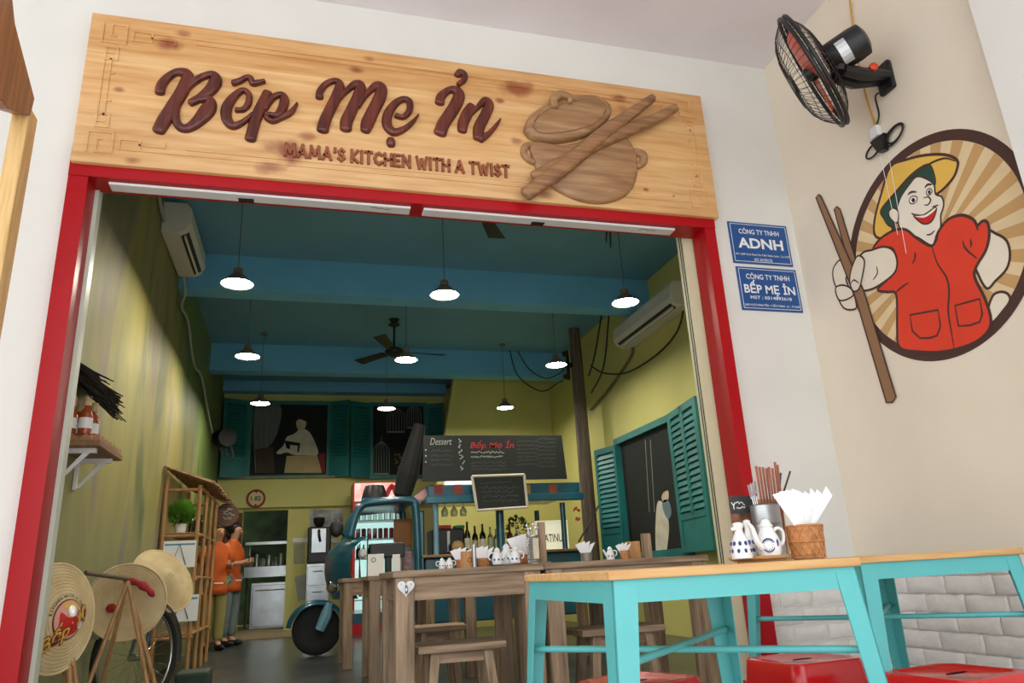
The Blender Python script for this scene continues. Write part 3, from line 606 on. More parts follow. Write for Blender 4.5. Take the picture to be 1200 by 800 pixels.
# silver label wrapped on the housing
lab = MB(); L1 = []
for i in range(7):
    an = None
toc = (CAM-fc).normalized(); pr = (toc-ax*toc.dot(ax)).normalized(); pq = ax.cross(pr)
for h in (-.135, -.185): L1 += [fc+ax*h+(pr*math.cos(a)+pq*math.sin(a))*.0905 for a in [-.75+.25*i for i in range(7)]]
lab.add(L1, [(i, i+1, i+8, i+7) for i in range(6)]).build('rating_label', M_silver, mo_)
wp = at(1040, 92, x=XW); piv = fc-ax*.12-Vector((0, 0, .10))
MB().rbox((XW-.03, wp.y-.05, wp.z-.085), (XW, wp.y+.05, wp.z+.085), .01).build('wall_plate', M_black, fan)
arm_ = MB(); wq = wp+Vector((-.02, 0, 0))
for s_ in (-.022, .022): arm_.tube([piv+Y_*s_*1.4, piv.lerp(wq, .4)+Y_*s_*1.6-Z_*.02, wq+Y_*s_], [.03, .034, .03], 8)
arm_.build('bracket_arm', M_black, fan, smooth=True)
MB().tube([fc-ax*.15, piv+(fc-ax*.15-piv)*.3, piv], [.05, .045, .045], 10).build('tilt_joint', M_black, fan, smooth=True)
MB().lathe([(.022, 0), (.022, .02), (.01, .026)], piv.lerp(wq, .62)+Vector((-.02, -.06, 0)), 12, (-.3, -1, 0)).build('tilt_knob', M_orange, fan, smooth=True)
# fan lead, socket with its coiled cord, yellow cable, strings
M_yc = pm('yellow_cable', (206, 158, 60), .5, var=.05)
so = at(1030, 158, x=XW)
tag(MB().tube(catmull([wp+Vector((-.015, .01, -.08)), at(1026, 112, x=XW-.02), at(1030, 135, x=XW-.02), so+Vector((-.02, 0, .03))], 6), .005, 6).build('fan_cord', M_black, smooth='all'), 'short black lead from fan bracket to the socket', 'cord')
tag(MB().tube(catmull([at(996, 0, x=XW-.015), at(1002, 50, x=XW-.015), at(1013, 105, x=XW-.015), at(1027, 150, x=XW-.012)], 6), .0055, 6).build('yellow_cable', M_yc, smooth='all'), 'thin yellow cable running down the wall behind the fan', 'cable')
sk = thing('extension_socket', 'white plug socket with coiled black cord above the mural', 'socket', so-Z_*.05)
MB().rbox((XW-.035, so.y-.03, so.z-.02), (XW-.002, so.y+.03, so.z+.045), .006).build('socket_body', M_white, sk)
cz = at(1036, 170, x=XW); co = MB()
for (dy, r1, r2, tilt) in ((.06, .052, .03, .4), (-.09, .07, .04, .7), (-.1, .055, .035, .5)):
    co.tube([cz+Vector((-.02, dy+math.cos(t)*r1, math.sin(t)*r2+math.cos(t)*-.02*tilt)) for t in (2*math.pi*i/22 for i in range(22))], .0055, 6, closed=True)
co.build('coiled_cord', M_black, sk, smooth='all')
MB().hexa([cz+Vector(v) for v in ((-.045, -.03, -.05), (-.045, .01, -.045), (-.01, .01, -.045), (-.01, -.03, -.05))], [cz+Vector(v) for v in ((-.045, -.055, .035), (-.045, .045, .04), (-.01, .045, .04), (-.01, -.055, .035))]).build('plug', M_black, sk)
tag(MB().tube([at(1041, 180, x=XW-.008), at(1062, 297, x=XW-.009)], .0016, 4).build('hanging_string', M_white), 'thin white string hanging down to the painted red shoulder', 'string')
st2 = MB().tube([at(1031, 180, x=XW-.008), at(1052, 275, x=XW-.009)], .0016, 4).build('hanging_string', M_white); tag(st2, 'thin white string hanging down to the painted chin', 'string')
# ------------------------------------------------------------------ teal tables with wooden tops
M_tt = pm('turquoise_metal', (94, 188, 188), .38, var=.04, scale=4, bump=.03, bscale=50)
M_top = wood('birch_top', (222, 180, 124), (200, 150, 92), 0, 3, .5, (212, 166, 108))
TZ = .695; TS = .70
def table(label, x, y):
    t = thing('metal_table', label, 'table', (x+TS/2, y+TS/2, 0), 'turquoise tables with wooden tops')
    MB().rbox((x, y, TZ-.022), (x+TS, y+TS, TZ), .004, 2).build('tabletop', M_top, t)
    zt = TZ-.022; ah = .052; ins = .012
    for nm, a, b in (('f', (x+ins+.04, y+ins), (x+TS-ins-.04, y+ins+.003)), ('b', (x+ins+.04, y+TS-ins-.003), (x+TS-ins-.04, y+TS-ins)), ('l', (x+ins, y+ins+.04), (x+ins+.003, y+TS-ins-.04)), ('r', (x+TS-ins-.003, y+ins+.04), (x+TS-ins, y+TS-ins-.04))):
        MB().box((a[0], a[1], zt-ah), (b[0], b[1], zt)).build('apron', M_tt, t)
    sp_ = .045; tips = {}
    for sx in (0, 1):
        for sy in (0, 1):
            dx, dy = (1 if sx else -1), (1 if sy else -1); cx = x+TS-ins if sx else x+ins; cy = y+TS-ins if sy else y+ins; m = MB()
            def sec(z, w):
                k_ = (zt-z)/zt; o_x, o_y = cx+dx*sp_*k_, cy+dy*sp_*k_; return o_x, o_y, w
            lv = [(zt, .062), (zt-ah, .062), (.35, .05), (0, .04)]
            for (za, wa), (zb_, wb) in zip(lv, lv[1:]):
                xa, ya, _ = sec(za, wa); xb, yb, _ = sec(zb_, wb); th_ = .004
                m.hexa([(xb, yb, zb_), (xb-dx*wb, yb, zb_), (xb-dx*wb, yb-dy*th_, zb_), (xb, yb-dy*th_, zb_)], [(xa, ya, za), (xa-dx*wa, ya, za), (xa-dx*wa, ya-dy*th_, za), (xa, ya-dy*th_, za)])
                m.hexa([(xb, yb, zb_), (xb, yb-dy*wb, zb_), (xb-dx*th_, yb-dy*wb, zb_), (xb-dx*th_, yb, zb_)], [(xa, ya, za), (xa, ya-dy*wa, za), (xa-dx*th_, ya-dy*wa, za), (xa-dx*th_, ya, za)])
            m.build('leg', M_tt, t); k_ = (zt-.475)/zt; tips[sx, sy] = Vector((cx+dx*(sp_*k_-.01), cy+dy*(sp_*k_-.01), .475))
    for a, b, dz in (((0, 1), (1, 0), 0), ((0, 0), (1, 1), .012)):
        p, q = tips[a]+Z_*dz, tips[b]+Z_*dz
        MB().tube([p, q], .0095, 10).build('cross_brace', M_tt, t, smooth=True)
    return t
table('turquoise metal table with wooden top carrying the condiment tray', .685, 1.65)
table('turquoise metal table with bare wooden top beside the brick wall', 1.757, 2.105)
# ------------------------------------------------------------------ red stools
M_rs = pm('red_stool_plastic', (208, 20, 26), .25, var=.04, scale=4, coat=.4)
M_slot = pm('stool_slot_dark', (24, 4, 5), .9, spec=.05)
def rsq(c, s, z, r, n=5, rz=0):
    out = []
    for (dx, dy, a0) in ((1, 1, 0), (-1, 1, 90), (-1, -1, 180), (1, -1, 270)):
        for i in range(n+1):
            a = R(a0+90*i/n); p = Vector((dx*(s-r)+r*math.cos(a), dy*(s-r)+r*math.sin(a), 0)); out.append(Matrix.Rotation(rz, 3, 'Z') @ p+Vector((c[0], c[1], z)))
    return out
def red_stool(label, c, rz, H=.35, s=.155):
    t = thing('red_stool', label, 'stool', (c.x, c.y, 0), 'red stools under the turquoise tables')
    loops = [rsq(c, s*.80, H-.006, .05, 5, rz), rsq(c, s*.86, H, .05, 5, rz), rsq(c, s*.97, H, .045, 5, rz), rsq(c, s, H-.008, .045, 5, rz), rsq(c, s*1.03, H-.05, .045, 5, rz), rsq(c, s*1.05, H-.09, .045, 5, rz)]
    k = len(loops[0]); vs = [p for l in loops for p in l]; fs = [(i*k+j, i*k+(j+1) % k, (i+1)*k+(j+1) % k, (i+1)*k+j) for i in range(len(loops)-1) for j in range(k)]; fs.append(tuple(range(k)))
    seat = MB().add(vs, fs).build('seat', M_rs, t, smooth=True)
    m = Matrix.Rotation(rz, 3, 'Z'); sl = [m @ Vector((math.cos(a)*.045*(1 if True else 1), math.sin(a)*.009, 0))+Vector((c.x, c.y, H-.0045)) for a in [2*math.pi*i/16 for i in range(16)]]
    MB().prism(sl, (0, 0, -.002)).build('grip_slot', M_slot, seat)
    for (dx, dy) in ((1, 1), (-1, 1), (-1, -1), (1, -1)):
        g = MB(); b0 = s*1.045; b1 = s*1.28
        def P(ax_, ay_, z): return m @ Vector((dx*ax_, dy*ay_, 0))+Vector((c.x, c.y, z))
        for (wx, wy) in ((.075, .012), (.012, .075)):
            wb = .5
            g.hexa([P(b1, b1, 0), P(b1-wx*(wb if wx > .02 else 1), b1, 0), P(b1-wx*(wb if wx > .02 else 1), b1-wy*(wb if wy > .02 else 1), 0), P(b1, b1-wy*(wb if wy > .02 else 1), 0)], [P(b0, b0, H-.08), P(b0-wx, b0, H-.08), P(b0-wx, b0-wy, H-.08), P(b0, b0-wy, H-.08)])
        g.build('leg', M_rs, t)
    return t
red_stool('red stool beneath the turquoise table with the condiment tray', at(748, 795, z=.35), R(28))
red_stool('red stool tucked between the two turquoise tables by the red door post', at(940, 770, z=.35), R(4))
red_stool('red stool in front of the bare turquoise table by the brick wall', at(1120, 786, z=.35), R(8))
# ------------------------------------------------------------------ condiments on the turquoise table
M_porc = pm('white_porcelain', (240, 240, 238), .18, var=.02, coat=.4); M_cob = pm('cobalt_glaze', (42, 62, 140), .3, var=.1)
M_traywood = wood('tray_wood', (214, 178, 124), (186, 142, 88), 0, 6, .5); M_tin = pm('galvanised_tin', (188, 190, 190), .35, .85, .1, 12)
M_stick = wood('red_chopstick_wood', (168, 92, 62), (122, 60, 42), 2, 8, .5); M_steel = pm('cutlery_steel', (200, 202, 206), .2, 1, .04)
M_weave = pm('rattan_weave', (212, 144, 86), .6, var=.2, scale=40, bump=.5, bscale=60); M_nap = pm('paper_napkin', (246, 246, 246), .85, var=.02)
M_kraft = wood('kraft_wood', (200, 152, 96), (176, 124, 74), 2, 5, .6)
def onA(px, y): q = at(px, 640, y=y); return Vector((q.x, y, TZ))
tc_ = onA(888, 2.06)
tray = tag(MB().lathe([(.0, .004), (.075, .004), (.090, .010), (.094, .018), (.089, .018), (.076, .010), (0, .010)], tc_, 36).build('wooden_tray', M_traywood, smooth=True), 'shallow round pale wooden tray under the condiment pots', 'tray')
zt = TZ+.0105
def cruet(label, c, h, r, spout, grp='porcelain condiment pots'):
    t = thing('porcelain_cruet', label, 'cruet', c, grp)
    MB().lathe([(0, 0), (r, .002), (r*1.02, .02*h/.1), (r*.75, h*.5), (r*.42, h*.72), (r*.40, h*.8), (r*.52, h*.86), (r*.5, h*.97), (r*.2, h)], c, 20).build('body', M_porc, t, smooth=True)
    pr_ = MB()
    for i in range(9):
        a = 2*math.pi*i/9+.2
        for (hh, rr) in ((.22, .94), (.42, .82)): pr_.ball(c+Vector((math.cos(a+hh)*r*rr, math.sin(a+hh)*r*rr, h*hh)), (.0055, .0055, .007), 6, 4)
    pr_.build('blue_flowers', M_cob, t, smooth='all')
    s0 = c+Vector((0, 0, h*.84)); MB().tube(catmull([s0, s0+Vector(spout)*.6, s0+Vector(spout)], 4), [.008]*4+[.006]*4+[.004], 8).build('spout', M_porc, t, smooth='all')
    return t
q1 = onA(868, 2.00); q1.z = zt; cruet('small conical white porcelain cruet with blue flowers, spout turned sideways', q1, .108, .031, (-.026, -.004, -.004))
q2 = onA(879, 2.062); q2.z = zt; cruet('white porcelain cruet standing between conical cruet and teapot', q2, .118, .022, (.012, .01, .002))
q3 = onA(901, 2.00); q3.z = zt; tp = thing('porcelain_teapot', 'small white porcelain teapot with blue circle motif and long spout', 'teapot', q3, 'porcelain condiment pots')
MB().lathe([(0, 0), (.030, .002), (.036, .02), (.037, .04), (.031, .062), (.022, .078), (.019, .088), (.021, .092), (.014, .104), (.010, .112), (0, .116)], q3, 26).build('body', M_porc, tp, smooth=True)
MB().tube(catmull([q3+Vector((-.028, -.01, .028)), q3+Vector((-.047, -.012, .05)), q3+Vector((-.057, -.013, .088)), q3+Vector((-.070, -.014, .102))], 5), [.012-.0005*i for i in range(16)], 8).build('spout', M_porc, tp, smooth='all')
MB().tube(catmull([q3+Vector((.030, .0, .028)), q3+Vector((.052, .0, .045)), q3+Vector((.056, .0, .075)), q3+Vector((.040, .0, .086)), q3+Vector((.022, 0, .078))], 5), .0055, 8).build('handle', M_porc, tp, smooth='all')
vd = (CAM-q3); vd.z = 0; vd.normalize(); sd = Vector((-vd.y, vd.x, 0)); mk = MB(); cM = q3+vd*.0365+Z_*.036
mk.tube([cM+(-sd*math.cos(a)*.017)+Z_*math.sin(a)*.019-vd*(.0065*math.cos(a)**2) for a in [2*math.pi*i/24 for i in range(24)]], .0022, 5, closed=True)
for i in range(12): a = 2*math.pi*i/12; mk.ball(cM+(-sd*math.cos(a)*.0125)+Z_*math.sin(a)*.014-vd*(.003*math.cos(a)**2), .0018, 6, 4)
for dx in (-.026, .026): mk.ball(cM+sd*dx*1.0-vd*.0115+Z_*.006, (.004, .004, .011), 6, 5)
mk.build('blue_motif', M_cob, tp, smooth='all')
# tin of chopsticks, forks and a dark straw behind
q4 = onA(903, 2.115); q4.z = zt
tin = tag(MB().lathe([(.046, 0), (.046, .055), (.048, .057), (.046, .06), (.046, .105), (.048, .107), (.046, .11), (.046, .163), (.049, .166), (.043, .166), (.043, .01), (0, .01)], q4, 28).build('tin_can', M_tin, smooth=True), 'ribbed grey tin can holding chopsticks and forks', 'can')
rr = random.Random(5)
for i, px in enumerate((887, 891, 895, 899, 902, 906, 909, 912)):
    yy = q4.y-.016+.01*(i % 4); tpz = at(px-1, 546+rr.uniform(-5, 3), y=yy); b0 = Vector((q4.x+(tpz.x-q4.x)*.8-.002, yy, zt+.0105))
    cs = tag(MB().tube([b0, tpz], [.0028, .0042], 6).build('chopstick', M_stick, smooth=True), 'reddish wooden chopstick standing in the tin can', 'chopstick', 'chopsticks in the tin can')
for i, px in enumerate((880, 883, 886)):
    b0 = q4+Vector((-.03+.004*i, -.01+.01*i, .012)); tz_ = at(px-2, 568-2*i, y=2.11); d_ = (tz_-b0); sdv = Vector((1, 0, 0)); m = MB(); m.tube([b0, b0+d_*.8], .0022, 6); c0 = b0+d_*.8
    m.box(c0+Vector((-.007, -.0012, -.002)), c0+Vector((.007, .0012, .006)))
    for k_ in (-.006, -.002, .002, .006): m.tube([c0+Vector((k_, 0, .005)), c0+d_*.2+Vector((k_, 0, 0))], .0011, 5)
    tag(m.build('fork', M_steel), 'small steel fork standing in the tin can', 'fork', 'forks in the tin can')
for a, b_ in (((914, 590), (926, 552)), ((912, 590), (915, 554))):
    tag(MB().tube([at(*a, y=2.13), at(*b_, y=2.13)], .0032, 6).build('dark_stick', M_black), 'dark stick leaning out of the tin can', 'stick', 'dark sticks in the tin can')
# wooden holder with a printed card behind the tray
hb = thing('menu_holder', 'pale wooden holder with a dark printed card behind the tray', 'menu holder', onA(890, 2.205))
h0 = onA(876, 2.205); h1 = onA(921, 2.205)
MB().rbox((h0.x, 2.185, TZ), (h1.x, 2.20, at(900, 585, y=2.2).z), .003).build('back_board', M_kraft, hb)
MB().rbox((h0.x-.03, 2.178, TZ), (h1.x, 2.23, TZ+.012), .003).build('foot', M_kraft, hb)
c0, c1 = at(856, 602, y=2.17), at(880, 581, y=2.17); cdp = MB().rbox((c0.x, 2.165, TZ+.012), (c1.x, 2.169, c1.z), .001, 1).build('card', pm('card_photo', (150, 96, 70), .6, var=.35, scale=30), hb)
MB().box((c0.x, 2.164, c0.z), (c1.x, 2.1655, c1.z)).build('card_header', pm('card_charcoal', (58, 64, 62), .6), cdp)
mt_ = MB(); rc_ = random.Random(17)
for dz, hh in ((.033, .006), (.018, .004)): ribbon(mt_, [Vector((c0.x+.022+.004*k, 2.1637, c0.z+dz+rc_.uniform(-hh, hh))) for k in range(9)], .0016, nS)
ribbon(mt_, [(c0.x+.005, 2.1637, c0.z+.036), (c0.x+.012, 2.1637, c0.z+.026), (c0.x+.012, 2.1637, c0.z+.014)], .0018, nS); ribbon(mt_, [(c0.x+.012, 2.1636, c0.z+.026), (c0.x+.019, 2.1636, c0.z+.036)], .0018, nS)
mt_.build('card_lettering', M_wl, cdp)
# woven basket of napkins
q5 = onA(946, 1.98); bk = thing('woven_basket', 'brown woven rattan cup full of white paper napkins', 'basket', q5)
MB().lathe([(0, 0), (.044, 0), (.046, .01), (.052, .1), (.049, .102), (.043, .012), (0, .012)], q5, 30).build('cup', M_weave, bk, smooth=True)
sl = MB()
for k_ in range(15):
    for sg_ in (1, -1):
        sl.tube([q5+Vector((math.cos(a)*(.0472+.0058*h), math.sin(a)*(.0472+.0058*h), .004+.094*h)) for h, a in [(i/8, 2*math.pi*k_/15+sg_*1.1*i/8) for i in range(9)]], .0022, 4)
for h in (.0, .5, 1): sl.tube([q5+Vector((math.cos(a)*(.0485+.0052*h), math.sin(a)*(.0485+.0052*h), .006+.092*h)) for a in [2*math.pi*i/30 for i in range(30)]], .0026, 5, closed=True)
sl.build('weave_strands', M_weave, bk, smooth='all')
nr = random.Random(9); tops = [(908, 577), (916, 574), (924, 573), (931, 572), (938, 575), (946, 576), (953, 573), (961, 575), (971, 572)]
for i, (px, py) in enumerate(tops):
    ya = 1.955+.006*i; tpp = at(px, py, y=ya); b0 = q5+Vector((-.028+.0068*i, (ya-1.98)*.9, .085)); w_ = .030
    dirx = (tpp-b0).normalized(); side = Vector((1, .35*(nr.random()-.5), 0)); side = (side-dirx*side.dot(dirx)).normalized()
    a_, b2 = b0+side*.010, b0-side*.010; c_, d2 = tpp-side*w_*.35, tpp+side*w_*.75-dirx*.012; yv = Vector((0, .004, 0))
    tag(MB().hexa([a_, b2, b2+yv, a_+yv], [d2, c_, c_+yv*.5, d2+yv*.5]).build('paper_napkin', M_nap), 'folded white paper napkin standing in the woven basket', 'napkin', 'napkins in the woven basket')
# ------------------------------------------------------------------ pine post and brown brace at the white wall
M_post = wood('pale_pine', (232, 196, 134), (206, 162, 98), 2, 4, .5, (222, 182, 118)); M_brace = wood('brown_plank', (166, 104, 58), (122, 70, 38), 2, 2.5, .4, (146, 88, 48))
fr_ = thing('pergola_post', 'pale pine post with a brown wooden brace fixed to its top, beside the white wall', 'post', (at(22, 140, y=3.15).x, 3.15, 0))
pa, pb = at(12, 140, y=3.15), at(30, 140, y=3.15)
MB().rbox((pa.x, 3.15, 0), (pb.x+.01, 3.25, pa.z+.075), .006).build('post', M_post, fr_)
xb = pb.x+.012; pl = [at(u, v, x=xb) for u, v in ((-25, 0), (12, -30), (18, 28), (41, 116), (36, 136), (11, 128), (-2, 112))]
MB().prism(pl, (-.07, 0, 0)).build('brace', M_brace, fr_, bevel=.005)
# ------------------------------------------------------------------ pendant lamps
M_shade = pm('lamp_shade_metal', (128, 118, 106), .45, .3, .1); M_glow = pm('lamp_glow', (255, 246, 228), .5, var=0, emit=LAMP); M_shin = pm('lamp_inner_white', (240, 238, 230), .5, var=.02)
ROW = ('between shop front and first beam', 'just behind the first beam', 'just before the second beam'); COLN = ('near the painted left wall', 'in the middle of the room', 'near the yellow right wall')
LPX = [(278, 333), (521, 346), (733, 355), (290, 418), (476, 422), (652, 428), (305, 473), (453, 479), (592, 478)]
for i, (px, py) in enumerate(LPX):
    c = at(px, py, z=2.93); t = thing('pendant_lamp', 'lit cone pendant lamp %s, %s' % (ROW[i//3], COLN[i % 3]), 'lamp', c, 'lit pendant lamps')
    sh = MB().lathe([(.120, 0), (.117, .004), (.06, .065), (.036, .085), (.034, .125), (.022, .135), (0, .135)], c, 28, cap=False).build('shade', M_shade, t, smooth=True)
    MB().lathe([(.0, .012), (.085, .012), (.104, .009), (.110, .004)], c, 28, cap=False).build('glowing_diffuser', M_glow, t, smooth=True)
    MB().tube([c+Z_*.134, c+Z_*(ZC-c.z)], .004, 6).build('cord', pm('lamp_cord', (90, 104, 100), .6), t)
    MB().lathe([(.045, 0), (.045, .02), (.02, .03)], (c.x, c.y, ZC-.03), 14).build('ceiling_rose', M_shade, t)
# ------------------------------------------------------------------ air conditioners
M_ac = pm('air_conditioner_white', (226, 224, 216), .4, var=.03); M_vent = pm('vent_dark', (40, 42, 42), .6)
def ac(label, xw, sgn, y0, y1, z0, z1, dp):
    """sgn +1: hung on the left wall and facing +x"""
    t = thing('air_conditioner', label, 'air conditioner', (xw, (y0+y1)/2, z0)); h = z1-z0
    prof = [(0, z1), (dp*.80, z1), (dp*.97, z1-.05), (dp, z0+h*.35), (dp*.86, z0+.03), (dp*.60, z0), (0, z0)]
    MB().prism([(xw+sgn*a, y0, z) for a, z in prof], (0, y1-y0, 0)).build('casing', M_ac, t, bevel=.012)
    MB().hexa([(xw+sgn*dp*.66, y0+.06, z0+.003), (xw+sgn*dp*.66, y1-.08, z0+.003), (xw+sgn*dp*.90, y1-.08, z0+.045), (xw+sgn*dp*.90, y0+.06, z0+.045)], [(xw+sgn*dp*.66, y0+.06, z0-.004), (xw+sgn*dp*.66, y1-.08, z0-.004), (xw+sgn*dp*.91, y1-.08, z0+.038), (xw+sgn*dp*.91, y0+.06, z0+.038)]).build('air_slot', M_vent, t)
    MB().hexa([(xw+sgn*dp*.74, y0+.07, z0+.012), (xw+sgn*dp*.74, y1-.09, z0+.012), (xw+sgn*dp*.80, y1-.09, z0+.022), (xw+sgn*dp*.80, y0+.07, z0+.022)], [(xw+sgn*dp*.76, y0+.07, z0-.014), (xw+sgn*dp*.76, y1-.09, z0-.014), (xw+sgn*dp*.82, y1-.09, z0-.004), (xw+sgn*dp*.82, y0+.07, z0-.004)]).build('louver', M_ac, t)
    return t
ac('white air conditioner hung high on the painted left wall', xl(6.05)+.001, 1, 6.05, 7.02, 3.56, 3.85, .235)
ac('white air conditioner hung on the yellow right wall', XR, -1, 6.25, 7.75, 3.22, 3.50, .24)
M_pipe = pm('grey_pipe', (170, 176, 172), .5, var=.06); M_cab = pm('black_cable', (30, 36, 34), .6)
xp = xl(7.2)+.03
tag(MB().tube(catmull([(xp+.03, 7.0, 3.58), (xp+.05, 7.08, 3.42), (xp, 7.25, 3.34), (xp, 7.7, 3.34), (xp, 8.3, 3.06), (xp-.01, 9.0, 3.12), (xp-.02, 9.9, 2.9), (xp-.03, 10.6, 2.75)], 6), .014, 6).build('drain_pipe', M_pipe, smooth='all'), 'pale drain pipe sagging along the painted left wall', 'pipe')
tag(MB().tube(catmull([(xl(5.6)+.02, 6.04, 3.66), (xl(5.4)+.02, 5.8, 3.70), (xl(5.1)+.02, 5.5, 3.84)], 6), .016, 6).build('pipe', M_pipe, smooth='all'), 'short pale pipe above the left air conditioner end', 'pipe')
# ------------------------------------------------------------------ ceiling fans
M_fan = pm('dark_fan_metal', (26, 34, 34), .5, .2, .1)
def cfan(label, c, rad, a0):
    t = thing('ceiling_fan', label, 'ceiling fan', c, 'dark ceiling fans')
    MB().lathe([(.03, 0), (.075, .02), (.075, .03)], (c.x, c.y, ZC-.10), 16).lathe([(.02, .03), (.07, .1)], (c.x, c.y, ZC-.10), 16).build('canopy', M_fan, t, smooth=True)
    MB().tube([(c.x, c.y, c.z+.05), (c.x, c.y, ZC-.06)], .014, 8).build('down_rod', M_fan, t, smooth=True)
    MB().lathe([(0, -.07), (.05, -.065), (.11, -.03), (.12, .01), (.09, .04), (.03, .06)], c, 20).build('motor', M_fan, t, smooth=True)
    for k in range(3):
        a = R(a0+120*k); d = Vector((math.cos(a), math.sin(a), 0)); s_ = Vector((-d.y, d.x, 0)); w0, w1 = .045, .075
        A, B = c+d*.16, c+d*rad; tw = Vector((0, 0, .015))
        MB().hexa([A-s_*w0-tw, B-s_*w1-tw, B+s_*w1+tw, A+s_*w0+tw], [p+Z_*.006 for p in (A-s_*w0-tw, B-s_*w1-tw, B+s_*w1+tw, A+s_*w0+tw)]).tube([c+d*.09, c+d*.2], .014, 6).build('blade', M_fan, t)
    return t
cfan('dark three-blade ceiling fan hanging between the two ceiling beams', at(462, 412, y=8.86), .66, 8)
cfan('dark ceiling fan close behind the shop sign, only a blade showing', at(560, 240, z=3.42), .62, 62)
# ------------------------------------------------------------------ street pole with cables inside the room
M_pole = wood('weathered_pole', (118, 104, 90), (78, 68, 58), 2, 2.5, .8, (98, 86, 74))
PX_, PY_ = 3.52, 8.95
pt = thing('wooden_pole', 'weathered grey wooden power pole standing against the yellow wall', 'pole', (PX_, PY_, 0))
MB().tube([(PX_, PY_, 0), (PX_, PY_, 2), (PX_, PY_, 3.87)], [.10, .09, .078], 14).build('shaft', M_pole, pt, smooth=True)
ib = at(667, 428, y=PY_)
MB().box((ib.x-.05, PY_-.03, ib.z-.03), (PX_, PY_+.03, ib.z+.03)).box((ib.x-.035, PY_-.025, ib.z-.2), (ib.x-.005, PY_+.025, ib.z+.2)).build('iron_bracket', M_black, pt)
for dz in (.16, 0, -.16): MB().lathe([(.02, -.04), (.045, -.03), (.03, -.012), (.045, .0), (.03, .018), (.04, .035), (.015, .045)], (ib.x-.05, PY_, ib.z+dz), 12, (-1, 0, 0)).build('insulator', pm('brown_insulator', (52, 40, 34), .3), pt, smooth=True)
def cable(label, pts, r=.009, name='hanging_cable', mat=None): return tag(MB().tube(catmull(pts, 8), r, 5).build(name, mat or M_cab, smooth='all'), label, 'cable')
jb = at(666, 432, y=PY_)
cable('black cable drooping lowest from the ceiling beam to the pole', [at(597, 408, y=10.05), at(607, 440, y=9.7), at(634, 458, y=9.3), at(655, 448, y=9.0), (jb.x-.08, PY_, jb.z-.16)])
cable('black cable drooping in a shallow arc from beam to pole', [at(606, 410, y=10.05), at(620, 432, y=9.7), at(640, 443, y=9.3), at(658, 436, y=9.0), (jb.x-.08, PY_, jb.z+.02)])
cable('black cable hanging from the ceiling past the right lamp in a short loop', [at(711, 268, z=ZC), at(708, 330, y=7.3), at(706, 360, y=7.6), at(697, 415, y=8.2), at(690, 440, y=8.60)], .011)
cable('black cable hanging from the ceiling past the right lamp in a long loop', [at(715, 270, z=ZC-.02), at(716, 330, y=7.3), at(713, 375, y=7.5), at(707, 430, y=7.9), at(693, 460, y=8.5)], .011)
cable('black cable swinging from the air conditioner end to the pole', [at(803, 345, x=XR-.03), at(795, 385, x=XR-.03), at(770, 415, x=XR-.03), at(735, 436, x=XR-.04), at(708, 437, x=XR-.06), at(692, 428, y=8.72)], .010)
cable('grey pipe running slantwise under the right air conditioner to the pole', [at(741, 405, x=XR-.03), at(738, 420, x=XR-.03), at(712, 458, x=XR-.03), at(692, 480, x=XR-.03)], .018, 'slanted_pipe', pm('dull_pipe', (126, 112, 84), .6))
MB().tube([at(678, 635, y=8.86), at(704, 588, y=8.88)], .012, 6).build('stay_rod', M_black, pt)
# ------------------------------------------------------------------ shuttered windows
def shutter(parent, hinge, d, h, w, cols=1, n=14, face=None, lower=.24):
    """a louvred leaf: hinge = bottom corner, d = unit vector along the leaf"""
    d = Vector(d).normalized(); nv = Vector((d.y, -d.x, 0)); nv = nv if face is None or nv.dot(Vector(face)) > 0 else -nv; t = .028; fw_ = w*.11; P = Vector(hinge)
    def bx(mb, a0, a1, z0, z1, f0, f1):
        lo = [P+d*a0+nv*f0, P+d*a1+nv*f0, P+d*a1+nv*f1, P+d*a0+nv*f1]; mb.hexa([p+Z_*z0 for p in lo], [p+Z_*z1 for p in lo])
    fm = MB(); bx(fm, 0, fw_, 0, h, -t/2, t/2); bx(fm, w-fw_, w, 0, h, -t/2, t/2); bx(fm, fw_, w-fw_, 0, .07, -t/2, t/2); bx(fm, fw_, w-fw_, h-.07, h, -t/2, t/2); zl = h*lower; bx(fm, fw_, w-fw_, zl-.03, zl+.03, -t/2, t/2)
    if cols == 2: bx(fm, w/2-fw_*.4, w/2+fw_*.4, zl, h, -t/2, t/2)
    lf = fm.build('shutter', M_tealpaint, parent)
    pn = MB(); bx(pn, fw_, w-fw_, .07, zl-.03, -.008, .006); pn.build('lower_panel', M_tealpaint, lf)
    bp = MB(); bx(bp, fw_, w-fw_, zl+.03, h-.07, -.012, -.008); bp.build('backing', M_tealdark, lf)
    spans = [(fw_, w-fw_)] if cols == 1 else [(fw_, w/2-fw_*.4), (w/2+fw_*.4, w-fw_)]
    z0, z1 = zl+.045, h-.085; st = (z1-z0)/n
    for (a0, a1) in spans:
        for i in range(n):
            z = z0+st*i; s_ = MB(); lo = [P+d*a0+nv*.012+Z_*z, P+d*a1+nv*.012+Z_*z, P+d*a1-nv*.006+Z_*(z+st*.75), P+d*a0-nv*.006+Z_*(z+st*.75)]
            s_.hexa(lo, [p+nv*.004+Z_*.006 for p in lo]); s_.build('slat', M_tealpaint, lf)
    return lf
